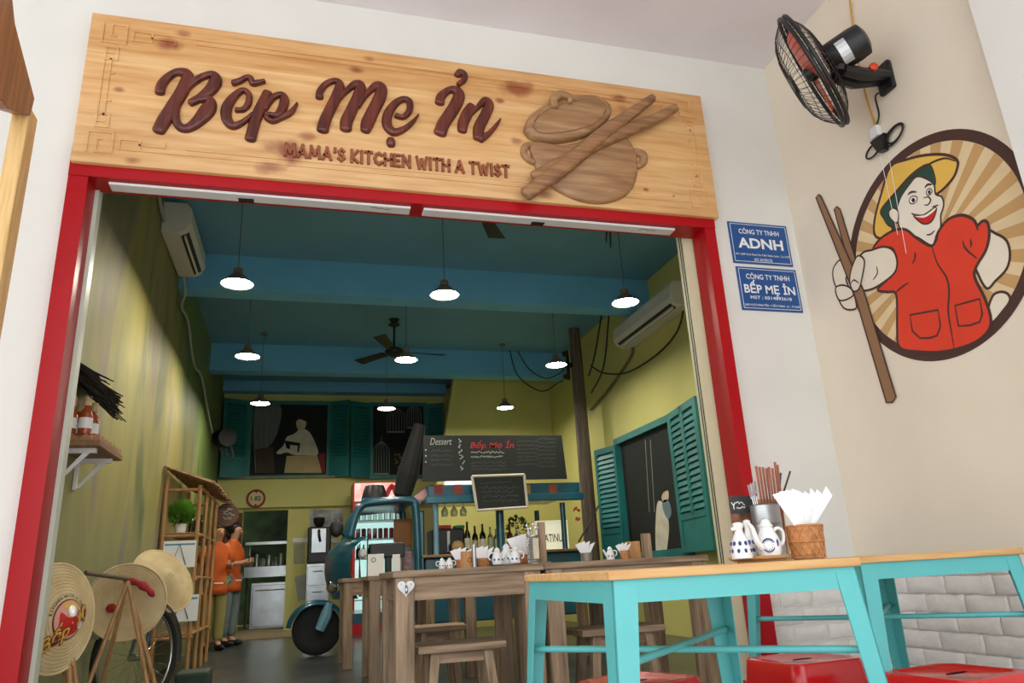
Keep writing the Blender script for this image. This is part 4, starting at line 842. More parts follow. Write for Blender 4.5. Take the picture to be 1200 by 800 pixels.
M_dark = pm('dark_painted_opening', (22, 28, 26), .8, var=.15, scale=3); M_pd = pm('painted_cream_dress', (222, 216, 196), .7, var=.12, scale=9); M_pg = pm('painted_grey_curtain', (120, 128, 122), .8, var=.2, scale=6, stretch=(4, 1, .6)); M_ph = pm('painted_hair', (20, 20, 18), .8); M_pskin = pm('painted_skin', (214, 196, 170), .7); M_pt = pm('painted_table', (70, 56, 46), .7, var=.2); M_pr = pm('painted_red_chair', (130, 36, 36), .7); M_pw = pm('painted_pale_wood', (200, 178, 128), .7, var=.1)
yw = YB-.02
def paint(parent, name, pts, mat, lift, y=None, x=None, sm=True):
    Q = [at(u, v, y=(y or yw)-lift) if x is None else at(u, v, x=x-lift) for u, v in pts]
    if sm: Q = catmull(Q, 4, True)
    return fill(MB(), Q).build(name, mat, parent)
# back window with the painted reader
a, b_ = at(297, 474, y=yw), at(382, 556, y=yw)
w1 = thing('shuttered_window', 'teal shuttered window with a painted woman reading, on the back wall', 'window', ((a.x+b_.x)/2, yw, b_.z), 'painted windows on the back wall')
MB().box((a.x, yw, b_.z), (b_.x, YB, a.z)).build('painted_opening', M_dark, w1)
f = MB(); fwd = .06
for q in (((a.x-fwd, b_.z-fwd), (b_.x+fwd, b_.z)), ((a.x-fwd, a.z), (b_.x+fwd, a.z+fwd)), ((a.x-fwd, b_.z), (a.x, a.z)), ((b_.x, b_.z), (b_.x+fwd, a.z))): f.box((q[0][0], yw-.05, q[0][1]), (q[1][0], YB, q[1][1]))
f.build('frame', M_tealpaint, w1); hsh = a.z-b_.z+.1
shutter(w1, (a.x-.05, yw-.05, b_.z-.05), (-.80, -.42, 0), hsh, .42, 1, 14, (0, -1, 0)); shutter(w1, (b_.x+.05, yw-.05, b_.z-.05), (.80, -.42, 0), hsh, .34, 1, 14, (0, -1, 0))
paint(w1, 'painted_curtain', [(299, 475), (328, 475), (327, 500), (318, 520), (305, 530), (302, 545), (299, 550)], M_pg, .002); paint(w1, 'painted_cabinet', [(299, 526), (320, 523), (322, 554), (300, 554)], M_pt, .003, sm=False)
paint(w1, 'painted_chair', [(374, 532), (381, 530), (381, 554), (373, 554)], M_pr, .003, sm=False)
lady = paint(w1, 'painted_dress', [(336, 512), (345, 508), (351, 503), (358, 503), (364, 508), (370, 520), (373, 530), (370, 533), (358, 533), (345, 533), (336, 530), (328, 532), (324, 530), (332, 522)], M_pd, .004)
paint(w1, 'painted_table', [(336, 534), (372, 533), (377, 554), (333, 554)], M_pw, .005, sm=False); paint(w1, 'painted_face', [(347, 494), (351, 489), (357, 490), (359, 497), (355, 504), (349, 503)], M_pskin, .005)
paint(w1, 'painted_hair', [(345, 497), (346, 491), (352, 487), (359, 489), (361, 495), (357, 493), (350, 491)], M_ph, .006); paint(w1, 'painted_book', [(333, 516), (352, 519), (350, 530), (336, 525)], M_ph, .006, sm=False); paint(w1, 'painted_page', [(340, 521), (349, 522), (348, 530), (340, 529)], M_pd, .007, sm=False)
# second back window with painted bird cages
a, b_ = at(437, 476, y=yw), at(497, 556, y=yw)
w2 = thing('shuttered_window', 'teal shuttered window with painted bird cages, on the back wall', 'window', ((a.x+b_.x)/2, yw, b_.z), 'painted windows on the back wall')
MB().box((a.x, yw, b_.z), (b_.x, YB, a.z)).build('painted_opening', M_dark, w2); f = MB()
for q in (((a.x-fwd, b_.z-fwd), (b_.x+fwd, b_.z)), ((a.x-fwd, a.z), (b_.x+fwd, a.z+fwd)), ((a.x-fwd, b_.z), (a.x, a.z)), ((b_.x, b_.z), (b_.x+fwd, a.z))): f.box((q[0][0], yw-.05, q[0][1]), (q[1][0], YB, q[1][1]))
f.build('frame', M_tealpaint, w2)
shutter(w2, (a.x-.05, yw-.05, b_.z-.05), (-.80, -.42, 0), hsh, .36, 1, 14, (0, -1, 0)); shutter(w2, (b_.x+.05, yw-.05, b_.z-.05), (.72, -.30, 0), hsh, .30, 1, 14, (0, -1, 0))
M_cage = pm('painted_cage_grey', (150, 158, 150), .7)
for (cx, cy, hw_, hh_) in ((447, 536, 9, 19), (464, 492, 10, 14), (485, 488, 8, 13)):
    g = MB(); P = lambda u, v: at(u, v, y=yw-.003)
    for i in range(7):
        u = cx-hw_+hw_*2*i/6; tu = (i-3)/3; ribbon(g, catmull([P(u, cy+hh_), P(u, cy-hh_*.3), P(cx+(u-cx)*.7, cy-hh_*.75), P(cx, cy-hh_)], 4), .004, (0, -1, 0))
    ribbon(g, [P(cx-hw_, cy+hh_), P(cx+hw_, cy+hh_)], .012, (0, -1, 0)); ribbon(g, [P(cx, cy-hh_), P(cx, max(477, cy-hh_-6))], .004, (0, -1, 0)); g.build('painted_cage', M_cage, w2)
g = MB(); rf = random.Random(2)
for i in range(26):
    c = at(474+rf.uniform(-11, 9), 541+rf.uniform(-9, 9), y=yw-.002-.0001*i); s_ = .03+rf.random()*.02; an = rf.random()*3; g.add([c+Vector((math.cos(an)*s_, 0, math.sin(an)*s_)), c+Vector((-math.sin(an)*s_*.4, 0, math.cos(an)*s_*.4)), c-Vector((math.cos(an)*s_, 0, math.sin(an)*s_)), c-Vector((-math.sin(an)*s_*.4, 0, math.cos(an)*s_*.4))], [(0, 1, 2, 3)])
g.build('painted_flowers', pm('painted_flower_tones', (170, 140, 70), .8, c2=(60, 84, 50), scale=12), w2)
# window in the right wall
xw_ = XR-.02; a = at(727, 520, x=xw_); b_ = at(790, 494, x=xw_); zb = .86; za = (a.z+b_.z)/2; yA, yB = b_.y, a.y
w3 = thing('shuttered_window', 'teal shuttered window with a painted figure in pale dress, on the yellow wall', 'window', (XR, (yA+yB)/2, zb))
MB().box((xw_, yA, zb), (XR, yB, za)).build('painted_opening', M_dark, w3); f = MB(); fwd = .075
for q in (((yA-fwd, zb-fwd), (yB+fwd, zb)), ((yA-fwd, za), (yB+fwd, za+fwd)), ((yA-fwd, zb), (yA, za)), ((yB, zb), (yB+fwd, za))): f.box((xw_-.06, q[0][0], q[0][1]), (XR, q[1][0], q[1][1]))
f.build('frame', M_tealpaint, w3)
shutter(w3, (xw_-.06, yA+.02, zb-.05), (-.16, -1, 0), za-zb+.12, .86, 2, 15, (-1, 0, 0)); shutter(w3, (xw_-.06, yB+.02, zb-.05), (-.25, 1, 0), za-zb+.05, .44, 1, 15, (-1, 0, 0))
paint(w3, 'painted_dress', [(770, 590), (776, 588), (781, 600), (784, 617), (782, 640), (779, 654), (770, 654), (768, 625)], M_pd, .003, x=xw_); paint(w3, 'painted_scarf', [(776, 588), (783, 586), (787, 600), (783, 608), (778, 600)], pm('painted_blue', (110, 140, 150), .7), .004, x=xw_); paint(w3, 'painted_face', [(774, 576), (778, 572), (783, 575), (783, 585), (777, 588)], M_pskin, .004, x=xw_); paint(w3, 'painted_hair', [(771, 585), (773, 572), (779, 568), (784, 573), (777, 577), (774, 586)], M_ph, .005, x=xw_)
for px in (757, 763): ribbon(MB(), [at(px-1, 515, x=xw_-.002), at(px+4, 600, x=xw_-.002)], .006, (-1, 0, 0)).build('painted_bar', M_cage, w3)
# small red lettering painted on the wall beside the pole
q = at(676, 597, x=XR-.001)
wl_ = MB(); rw_ = random.Random(13)
for (dy, dz, n_) in ((.14, 0, 7), (.08, -.13, 5)): ribbon(wl_, catmull([Vector((XR-.003, q.y+dy-.045*k, q.z+dz+rw_.uniform(-.03, .04))) for k in range(n_)], 4), .017, (-1, 0, 0))
tag(wl_.build('wall_lettering', pm('red_sign_paint', (170, 40, 34), .7)), 'two short lines of red lettering on the yellow wall beside the pole', 'lettering')
# ------------------------------------------------------------------ three-wheeled truck made into a bar
M_truck = pm('truck_teal_gloss', (18, 92, 112), .28, var=.1, scale=3, coat=.5, c2=(12, 70, 88)); M_tyre = pm('tyre_rubber', (30, 30, 32), .8, bump=.2, bscale=60); M_chrome = pm('chrome', (200, 204, 206), .12, 1, .03)
M_glass = pm('pale_glass', (210, 235, 225), .04, var=.02, trans=1.0); M_lblue = pm('pale_blue_metal', (126, 176, 196), .35, var=.1)
YN, YC, YV = 7.9, 8.45, 9.0
def tk(px, py, y=YN): return at(px, py, y=y)
trk = thing('three_wheeled_truck', 'teal three-wheeled truck with rounded cab, its bed turned into a drinks bar', 'truck', (1.3, YC, 0))
prof = [tk(*p) for p in ((405, 629), (397, 634), (388, 643), (383, 656), (382, 670), (385, 686), (392, 703))]; prof = catmull(prof, 4); vs = []; U = [-1+2*i/18 for i in range(19)]; n_ = len(U)
for p in prof:
    for u in U: vs.append(Vector((p.x+.42*(1-math.sqrt(max(0, 1-.8*u*u))), YC+u*(YV-YC), p.z)))
k = len(prof); nose = MB().add(vs, [(i*n_+j, i*n_+j+1, (i+1)*n_+j+1, (i+1)*n_+j) for i in range(k-1) for j in range(n_-1)])
bk = tk(440, 640); zl, zh = prof[-1].z, prof[0].z
for s_, y in ((-1, YN), (1, YV)):        # cheeks behind the nose up to the door opening
    x0 = prof[0].x+.42*(1-math.sqrt(.2)); nose.add([(x0, y, zh), (tk(430, 640).x, y, zh-.03), (tk(434, 690).x, y, zl), (x0-.02, y, zl)], [(0, 1, 2, 3)])
nose.build('nose', M_truck, trk, smooth=True)
for y in (YN+.03, YV-.03):
    fr = MB(); fr.tube(catmull([tk(412, 632, YN).xz.to_3d() if False else Vector((tk(410, 630).x, y, tk(410, 630).z)), Vector((tk(416, 606).x, y, tk(416, 606).z)), Vector((tk(424, 592).x, y, tk(424, 592).z)), Vector((tk(438, 588).x, y, tk(438, 588).z)), Vector((tk(480, 586).x, y, tk(480, 586).z)), Vector((tk(488, 600).x, y, tk(488, 600).z)), Vector((tk(491, 680).x, y, tk(491, 680).z))], 5), .042, 8)
    fr.build('door_frame', M_truck, trk, smooth='all')
r0, r1 = tk(424, 588), tk(488, 584); MB().rbox((r0.x, YN, r0.z-.03), (r1.x, YV, r0.z+.05), .04, 3).build('cab_roof', M_truck, trk, smooth=True)
w0, w1_ = tk(407, 629), tk(420, 594); MB().hexa([(w0.x, YN+.06, w0.z), (w0.x, YV-.06, w0.z), (w0.x+.008, YV-.06, w0.z), (w0.x+.008, YN+.06, w0.z)], [(w1_.x, YN+.1, w1_.z), (w1_.x, YV-.1, w1_.z), (w1_.x+.008, YV-.1, w1_.z), (w1_.x+.008, YN+.1, w1_.z)]).build('windscreen', M_glass, trk)
rw0, rw1 = tk(487, 600), tk(497, 680); MB().box((rw0.x, YN+.02, rw1.z-.5), (rw1.x, YN+.10, rw0.z)).box((rw0.x, YN+.02, .35), (rw0.x+.03, YV-.02, 1.0)).box((rw0.x, YV-.10, .9), (rw1.x, YV-.02, rw0.z)).build('rear_pillar', M_truck, trk)
MB().box((tk(405, 690).x, YN+.04, .30), (tk(497, 690).x, YV-.04, .40)).build('cab_floor', M_truck, trk)
# front wheel, fender, fork
wc = Vector((at(371, 740, y=8.41).x, 8.41, .25)); wh = MB().lathe([(.15, -.06), (.21, -.065), (.245, -.045), (.25, 0), (.245, .045), (.21, .065), (.15, .06)], wc, 32, (0, 1, 0)).build('front_wheel', M_tyre, trk, smooth=True)
MB().lathe([(0, -.05), (.05, -.05), (.06, -.03), (.15, -.035), (.155, 0), (.15, .035), (0, .035)], wc, 24, (0, 1, 0)).build('wheel_rim', M_chrome, wh, smooth=True)
fe = []; A_ = [R(8+12.5*i) for i in range(15)]; W_ = (-.13, -.11, -.05, 0, .05, .11, .13)
for a in A_:
    for w_ in W_: rr_ = .30-(.05 if abs(w_) > .12 else (.012 if abs(w_) > .1 else 0)); fe.append(wc+Vector((-math.cos(a)*rr_*1.05, w_, math.sin(a)*rr_)))
m_ = len(W_); MB().add(fe, [(i*m_+j, i*m_+j+1, (i+1)*m_+j+1, (i+1)*m_+j) for i in range(len(A_)-1) for j in range(m_-1)]).build('front_fender', M_truck, trk, smooth='all')
MB().tube([wc+Vector((.03, -.1, 0)), wc+Vector((.09, -.11, .14)), wc+Vector((.12, -.1, .26))], [.05, .06, .04], 8).build('fork_cover', M_lblue, trk, smooth=True)
for px in (386, 396): q = tk(px, 688); MB().lathe([(.05, 0), (.055, .02), (.045, .035), (0, .045)], (q.x+.03, YN+.18, q.z), 16, (-.6, -1, 0)).build('indicator_lamp', M_chrome, trk, smooth=True)
q = tk(427, 648); MB().lathe([(.05, 0), (.052, .02), (.03, .05), (0, .055)], (q.x, YN+.15, q.z), 16, (-.2, -1, 0)).build('round_lamp', M_white, trk, smooth=True)
q0 = tk(404, 628); q1 = tk(396, 622); mm_ = MB().tube([(q0.x, YN+.05, q0.z), (q1.x, YN-.12, q1.z)], .008, 6).build('mirror_arm', M_black, trk); MB().ball((q1.x-.02, YN-.14, q1.z+.02), (.07, .03, .09), 14, 8).build('mirror', M_black, mm_, smooth='all')
# bed of the truck: bar body, counter, posts, roof valance
XB0, XB1 = tk(498, 650).x, tk(682, 640).x; zc = tk(590, 646).z
MB().rbox((XB0, YN+.04, .25), (XB1, YV, zc-.03), .02).build('bar_body', M_truck, trk); MB().rbox((XB0-.03, YN-.02, zc-.03), (XB1+.02, YV+.05, zc), .008).build('bar_counter', wood('bar_counter_wood', (150, 116, 84), (110, 80, 56), 0, 3, .5), trk)
for (px, mat, r_) in ((512, M_lblue, .03), (588, M_truck, .045), (663, M_truck, .03)): q = tk(px, 620); MB().tube([(q.x, YN+.06, zc), (q.x, YN+.06, tk(px, 588).z)], r_, 10).build('post', mat, trk, smooth=True)
for px in (512, 663): q = tk(px, 620); MB().tube([(q.x, YV-.06, zc), (q.x, YV-.06, tk(px, 588).z)], .03, 10).build('post', M_truck, trk, smooth=True)
v0, v1 = tk(500, 569), tk(677, 560); zt_ = v0.z; zb_ = tk(502, 591).z
va = MB().rbox((v0.x, YN-.05, zb_+.07), (v1.x, YV+.05, zt_), .012).build('valance', M_truck, trk)
MB().rbox((v0.x-.02, YN-.07, zb_), (v1.x+.03, YN-.02, zb_+.085), .012).build('valance_rail', M_truck, va)
for px, c in ((514, (150, 44, 34)), (537, (150, 60, 44)), (617, (190, 140, 60)), (648, (160, 70, 40))): q = tk(px, 573, YN-.06); MB().box((q.x-.045, YN-.058, q.z-.05), (q.x+.045, YN-.045, q.z+.05)).build('painted_square', pm('valance_mark_%d' % px, c, .6), va)
q = tk(541, 566); tag(MB().rbox((q.x-.2, YN-.085, zt_+.002), (q.x+.25, YN-.02, zt_+.035), .012).build('tube_light', pm('tube_lamp_white', (240, 244, 240), .4, var=0, emit=1.2)), 'white tube light lying along the truck canopy edge', 'light')
# ------------------------------------------------------------------ chalkboards
M_chalk = pm('blackboard', (24, 29, 28), .6, var=.15, scale=4); M_cw = pm('chalk_white', (176, 182, 174), .9, var=.15, scale=30); M_cr = pm('chalk_red', (200, 60, 60), .9, var=.2, scale=20); M_cg = pm('chalk_green', (90, 140, 96), .9); M_cd = pm('chalk_faint', (74, 80, 76), .9)
def scrib(mb, o, ux, w, h, rs, half):
    pts = [o+ux*(w*i/(int(w/h*2.2)+1))+Z_*(h*(rs.random()-.5)) for i in range(int(w/h*2.2)+2)]; return ribbon(mb, catmull(pts, 3), half, (0, -1, 0))
rs = random.Random(11); yb_ = YN-.09
cb = thing('menu_chalkboard', 'long black menu chalkboard on the truck canopy with red heading', 'chalkboard', (2.2, yb_, zt_))
C4 = [tk(*p, yb_) for p in ((497, 512), (658, 508), (664, 553), (495, 559))]; cbz0 = zt_+.037
P4 = [Vector((C4[3].x, yb_, cbz0)), Vector((C4[2].x, yb_, cbz0)), Vector((C4[1].x, yb_, (C4[0].z+C4[1].z)/2)), Vector((C4[0].x, yb_, (C4[0].z+C4[1].z)/2))]
MB().prism(P4, (0, .03, 0)).build('board', M_chalk, cb); ch = lambda px, py: tk(px, py, yb_-.002)
text_on(MB(), 'Dessert', ch(504, 521), X_, Z_, width=.24, height=.075, extrude=.002, shear=.3).build('chalk_heading', M_cw, cb); text_on(MB(), 'Bếp Mẹ Ỉn', ch(551, 525), X_, Z_, width=.50, height=.11, extrude=.002, offset=.004, shear=.2).build('chalk_red_heading', M_cr, cb)
for i in range(6): q = ch(538+i*.9, 516+i*6.4); ribbon(MB(), catmull([q+Vector((rs.uniform(-.025, .025), 0, .022-.015*k)) for k in range(4)], 3), .005, (0, -1, 0)).build('chalk_mark', M_cw, cb)
for (x_, y_, w_, c_) in [(552, 530, .38, M_cw), (552, 535, .36, M_cw)]+[(505, 528+5.5*i, .22+.05*rs.random(), M_cd) for i in range(4)]+[(552, 542+4*i, .4, M_cd) for i in range(3)]+[(606, 517+4.5*i, .25, M_cd) for i in range(7)]+[(630, 514+4.6*i, .22, M_cd) for i in range(8)]: scrib(MB(), ch(x_, y_), X_, w_, .022, rs, .0035).build('chalk_line', c_, cb)
for i in range(3): q = ch(499, 527+7*i); MB().box(q+Vector((-.008, -.001, -.008)), q+Vector((.008, .001, .008))).build('chalk_bullet', M_cw, cb)
y2 = YN-.16; sb = thing('small_chalkboard', 'small blackboard in pale wooden frame hung from the truck canopy', 'chalkboard', (2.1, y2, 1.4)); D4 = [tk(*p, y2) for p in ((553, 558), (614, 556), (618, 594), (559, 598))]
MB().prism(D4, (0, .02, 0)).build('board', M_chalk, sb); M_sfr = pm('pale_frame', (206, 198, 176), .5, var=.06)
for i in range(4): MB().tube([D4[i]+Vector((0, -.004, 0)), D4[(i+1) % 4]+Vector((0, -.004, 0))], .016, 6).build('frame_side', M_sfr, sb)
for i in range(5): scrib(MB(), tk(563+i*.6, 566+5.2*i, y2-.003), X_, .35+.1*rs.random(), .03, rs, .004).build('chalk_line', M_cd, sb)
# ------------------------------------------------------------------ things on and around the truck
q = tk(442, 588); tag(MB().lathe([(.14, 0), (.14, .02), (.12, .10), (.10, .15), (.03, .16), (0, .16)], (q.x, YC-.25, r0.z+.05), 20).build('black_speaker', M_black, smooth=True), 'rounded black speaker sitting on the cab roof', 'speaker')
u0, u1 = tk(470, 592, YC), tk(492, 498, YC); u0.z = r0.z+.055; fo = MB(); ax_ = (u1-u0).normalized(); fo.lathe([(.02, 0), (.10, .06), (.125, .3), (.10, .6), (.07, (u1-u0).length)], u0, 12, ax_); tag(fo.build('folded_parasol', pm('black_canvas', (9, 12, 12), .8, bump=.3, bscale=15)), 'folded black parasol leaning up from the cab roof', 'parasol')
def bottle(c, h, r, mat, label, cat='bottle', group=None, lab=None, cap=None, neck=.35):
    t = thing('bottle', label, cat, c, group); MB().lathe([(0, 0), (r, .002), (r, h*(1-neck-.1)), (r*.85, h*(1-neck)), (r*.36, h*(1-neck*.72)), (r*.32, h*.95), (0, h*.95)], c, 16).build('glass', mat, t, smooth=True)
    if lab: MB().lathe([(r*1.02, h*.15), (r*1.02, h*.48)], c, 16, cap=False).build('paper_label', lab, t, smooth=True)
    MB().lathe([(r*.36, h*.94), (r*.36, h*1.0), (0, h*1.0)], c, 12).build('cap', cap or M_black, t, smooth=True); return t
M_bg = pm('dark_bottle_glass', (26, 30, 22), .1, var=.1); M_bc = pm('clear_bottle_glass', (214, 222, 214), .06, var=.03, trans=.9); M_ba = pm('amber_bottle_glass', (132, 60, 20), .1, var=.1); M_lb = pm('cream_label', (226, 216, 184), .7, var=.08)
BL = [(548, .34, .034, M_bg, M_lb, 'dark wine bottle with cream label, beside the hanging glasses'), (557, .30, .034, M_bg, M_lb, 'dark wine bottle with cream label next to clear bottles'), (566, .31, .036, M_bg, M_lb, 'dark bottle with broad cream label at the middle bar post'), (575, .28, .033, M_bc, None, 'clear bottle left of the middle bar post'), (582, .25, .033, M_bc, None, 'short clear bottle against the middle bar post'), (598, .30, .036, M_ba, M_cr, 'amber bottle with red label beside the middle bar post'), (606, .26, .034, M_bc, None, 'clear bottle in front of the green plant'), (552, .26, .03, M_bc, None, 'slim clear bottle behind the dark wine bottles')]
for i, (px, h, r_, m_, l_, tx) in enumerate(BL): bottle(Vector((tk(px, 640, YN+.22+.12*(i % 2)).x, YN+.22+.12*(i % 2)+(.15 if i == 7 else 0), zc+.001)), h, r_, m_, tx, 'bottle', 'bottles on the truck bar', l_)
def wineglass(c, up_, label):
    ax_ = Vector((0, 0, -1)) if not up_ else Z_
    return tag(MB().lathe([(.035, 0), (.035, .003), (.005, .008), (.004, .07), (.025, .09), (.038, .12), (.036, .16), (.030, .175), (.028, .175), (.034, .16), (.036, .12), (.022, .092), (0, .088)], c, 18, ax_).build('wine_glass', M_bc, smooth=True), label, 'glass', 'wine glasses hung under the truck canopy')
rk = tag(MB().box((tk(512, 590).x, YN+.05, zb_+.03), (tk(585, 590).x, YN+.07, zb_+.045)).box((tk(512, 590).x, YN+.13, zb_+.03), (tk(585, 590).x, YN+.15, zb_+.045)).build('glass_rack', M_chrome), 'thin metal rail under the truck canopy for hanging glasses', 'rack')
for px in (523, 534, 545): wineglass(Vector((tk(px, 595).x, YN+.10, zb_+.05)), False, 'wine glass hanging upside down under the truck canopy')
em = thing('espresso_machine', 'black coffee machine with steel trim on the truck bar', 'coffee machine', (tk(526, 640).x, YN+.35, zc)); e0, e1 = tk(507, 640, YN+.2).x, tk(545, 640, YN+.2).x; ez = tk(526, 619, YN+.2).z
MB().rbox((e0, YN+.2, zc), (e1, YN+.6, ez), .02).build('body', M_black, em); MB().box((e0+.16, YN+.19, zc+.03), (e0+.19, YN+.2, ez-.03)).build('steel_trim', M_chrome, em)
tag(MB().rbox((e0+.08, YN+.25, ez), (e0+.22, YN+.4, ez+.04), .01).build('red_box', pm('red_lid', (190, 44, 34), .5)), 'flat red box on top of the coffee machine', 'box'); tag(MB().rbox((e0+.26, YN+.25, ez), (e0+.37, YN+.4, ez+.035), .01).build('green_box', pm('green_lid', (60, 130, 70), .5)), 'flat green box on top of the coffee machine', 'box')
q = tk(537, 636, YN+.05); tag(MB().ball((q.x, YN+.08, zc+.07), .07, 16, 10).build('round_bread', pm('bread_beige', (184, 152, 104), .8, var=.15, scale=12), smooth='all'), 'round beige loaf on the bar beside the coffee machine', 'bread')
p0, p1 = tk(628, 610, YN+.3), tk(667, 636, YN+.3); ps = thing('illuminated_sign', 'glowing cream box sign lettered PLATINUM on the truck bar', 'sign', ((p0.x+p1.x)/2, YN+.35, zc)); MB().rbox((p0.x, YN+.3, zc), (p1.x, YN+.38, p0.z), .01).build('light_box', pm('lit_cream_panel', (244, 240, 206), .5, var=.02, emit=.55), ps); text_on(MB(), 'PLATINUM', ((p0.x+p1.x)/2, YN+.3, zc+.09), X_, Z_, width=(p1.x-p0.x)*.88, height=.09, extrude=.002, offset=.01, align='CENTER').build('lettering', M_ink, ps)
def plant(label, c, h, r, n, pot_r, potm, seed, leaf, name='potted_plant'):
    t = thing(name, label, 'plant', c); rg = random.Random(seed); MB().lathe([(0, 0), (pot_r*.75, 0), (pot_r, pot_r*1.5), (pot_r*.9, pot_r*1.5), (pot_r*.85, pot_r*1.35), (0, pot_r*1.3)], c, 18).build('pot', potm, t, smooth=True)
    g = MB(); cc = Vector(c)+Z_*(pot_r*1.5+h/2)
    for i in range(n):
        d = Vector((rg.gauss(0, 1), rg.gauss(0, 1), rg.gauss(0, 1))).normalized(); p = cc+Vector((d.x*r, d.y*r, d.z*h/2))*(.55+.45*rg.random()); s_ = .02+.02*rg.random(); e = d.cross(Vector((rg.random(), rg.random(), 1))).normalized(); e2 = (d*.6+Z_*.3).normalized()
        g.add([p, p+e*s_*.5+e2*s_*.6, p+e2*s_*1.5, p-e*s_*.5+e2*s_*.6], [(0, 1, 2, 3)])
    f_ = g.build('foliage', leaf, t); f_['kind'] = 'stuff'; st = MB(); st.tube([Vector(c)+Z_*pot_r, cc], .008, 6); st.build('stem', M_pt, t); return t
M_leaf = pm('leaf_green', (128, 186, 62), .5, var=.2, scale=12, c2=(84, 140, 46)); M_leaf2 = pm('leaf_olive', (110, 124, 60), .5, var=.2, scale=12)
plant('leafy green plant on the truck bar beside the glowing sign', Vector((tk(607, 640, YN+.6).x, YN+.62, zc)), .30, .16, 160, .07, M_black, 4, M_leaf2)
# ------------------------------------------------------------------ drinks fridge seen through the cab
YFR = 11.35; f0, f1 = at(414, 570, y=YFR).x, at(473, 570, y=YFR).x; hz0, hz1 = at(440, 589, y=YFR).z, at(440, 565, y=YFR).z
fg = thing('drinks_fridge', 'tall red drinks fridge with glowing header and bright shelves of bottles', 'fridge', ((f0+f1)/2, YFR+.3, 0)); M_fr = pm('fridge_red', (190, 26, 34), .35, var=.05)
c_ = MB(); c_.box((f0, YFR, 0), (f0+.04, YFR+.6, hz1)); c_.box((f1-.04, YFR, 0), (f1, YFR+.6, hz1)); c_.box((f0, YFR+.56, 0), (f1, YFR+.6, hz1)); c_.box((f0+.04, YFR, 0), (f1-.04, YFR+.56, .25)); c_.box((f0+.04, YFR+.02, hz0), (f1-.04, YFR+.56, hz1)); c_.build('cabinet', M_fr, fg)
MB().box((f0+.05, YFR+.53, .25), (f1-.05, YFR+.555, hz0)).build('lit_back', pm('fridge_light', (214, 236, 240), .5, var=.02, emit=1.1), fg); hd = MB().box((f0+.02, YFR-.015, hz0+.03), (f1-.02, YFR+.02, hz1-.01)).build('header_sign', pm('fridge_header_lit', (250, 226, 220), .5, c2=(236, 90, 90), scale=3, emit=.9), fg)
ribbon(MB(), catmull([Vector((f1-.28, YFR-.017, hz0+.06)), Vector((f1-.18, YFR-.017, hz1-.06)), Vector((f1-.10, YFR-.017, hz0+.10)), Vector((f1-.04, YFR-.017, hz1-.05))], 5), .035, (0, -1, 0)).build('header_swirl', M_fr, hd)
sz_ = [.45, .75, 1.03, 1.31, 1.58]
SN = ('lowest', 'second lowest', 'middle', 'second highest', 'highest')
for si, z in enumerate(sz_):
    MB().box((f0+.05, YFR+.06, z-.012), (f1-.05, YFR+.52, z)).build('shelf', M_white, fg)
    if si < 2: continue
    kinds = [(M_bg, .2, .03, 'dark green drink bottle'), (M_fr, .15, .034, 'red drink can'), (M_bc, .2, .03, 'clear water bottle')]; mt, h, r_, tx = kinds[si-2]
    for i in range(8):
        c = Vector((f0+.09+(f1-f0-.18)*i/7, YFR+.14, z+.001))
        if si == 3: o = tag(MB().lathe([(r_*.85, 0), (r_, .012), (r_, h-.015), (r_*.8, h), (0, h)], c, 14).build('drink_can', mt, smooth=True), 'red drink can standing on a bright shelf of the drinks fridge', 'can', 'cans in the drinks fridge')
        else: tag(MB().lathe([(0, 0), (r_, .002), (r_, h*.6), (r_*.4, h*.78), (r_*.36, h), (0, h)], c, 14).build('drink_bottle', mt, smooth=True), '%s on the %s fridge shelf' % (tx, SN[si]), 'bottle', '%ss in the drinks fridge' % tx)
MB().box((f0+.04, YFR+.0, .27), (f1-.04, YFR+.008, hz0-.01)).build('glass_door', M_glass, fg)
tag(MB().rbox((tk(462, 640, YN+.3).x, YN+.28, tk(470, 640, YN+.3).z), (tk(483, 640, YN+.3).x, YN+.36, tk(470, 608, YN+.3).z), .012).build('paper_bag', pm('kraft_paper', (158, 108, 66), .8, var=.12, scale=5)), 'brown paper bag hanging in the cab opening of the truck', 'bag')
# ------------------------------------------------------------------ rustic wooden tables and stools inside
M_rw = wood('weathered_table_wood', (172, 146, 118), (112, 90, 68), 0, 2.6, .6, (142, 118, 92)); M_rwz = wood('weathered_post_wood', (176, 150, 122), (112, 90, 70), 2, 2.6, .6, (146, 122, 96)); M_rwy = wood('weathered_rail_wood', (160, 134, 106), (104, 84, 64), 1, 2.6, .6)
def wtable(label, x0, x1, y0, y1, zt=.742, leg=.09):
    t = thing('wooden_table', label, 'table', ((x0+x1)/2, (y0+y1)/2, 0), 'weathered wooden tables'); n = 4; w_ = (y1-y0)/n
    for i in range(n): MB().rbox((x0-.015, y0+w_*i+.001, zt-.032), (x1+.015, y0+w_*(i+1)-.001, zt), .003, 1).build('plank', M_rw, t)
    zz = zt-.032
    for sx in (0, 1):
        for sy in (0, 1):
            ax_ = x0 if not sx else x1-leg; ay_ = y0+.01 if not sy else y1-leg-.01; MB().rbox((ax_, ay_, 0), (ax_+leg, ay_+leg, zz), .004, 1).build('leg', M_rwz, t)
    for yy in (y0+.02, y1-.05): MB().box((x0+leg, yy, zz-.11), (x1-leg, yy+.03, zz)).build('apron', M_rw, t)
    for xx in (x0+.02, x1-.05): MB().box((xx, y0+leg+.01, zz-.11), (xx+.03, y1-leg-.01, zz)).build('side_apron', M_rwy, t)
    return t
w1t = wtable('weathered wooden table with a white heart hook on its leg', .445, 1.19, 3.76, 4.46)
wtable('weathered wooden table just inside the right door post', 1.225, 2.16, 3.78, 4.48, .745)
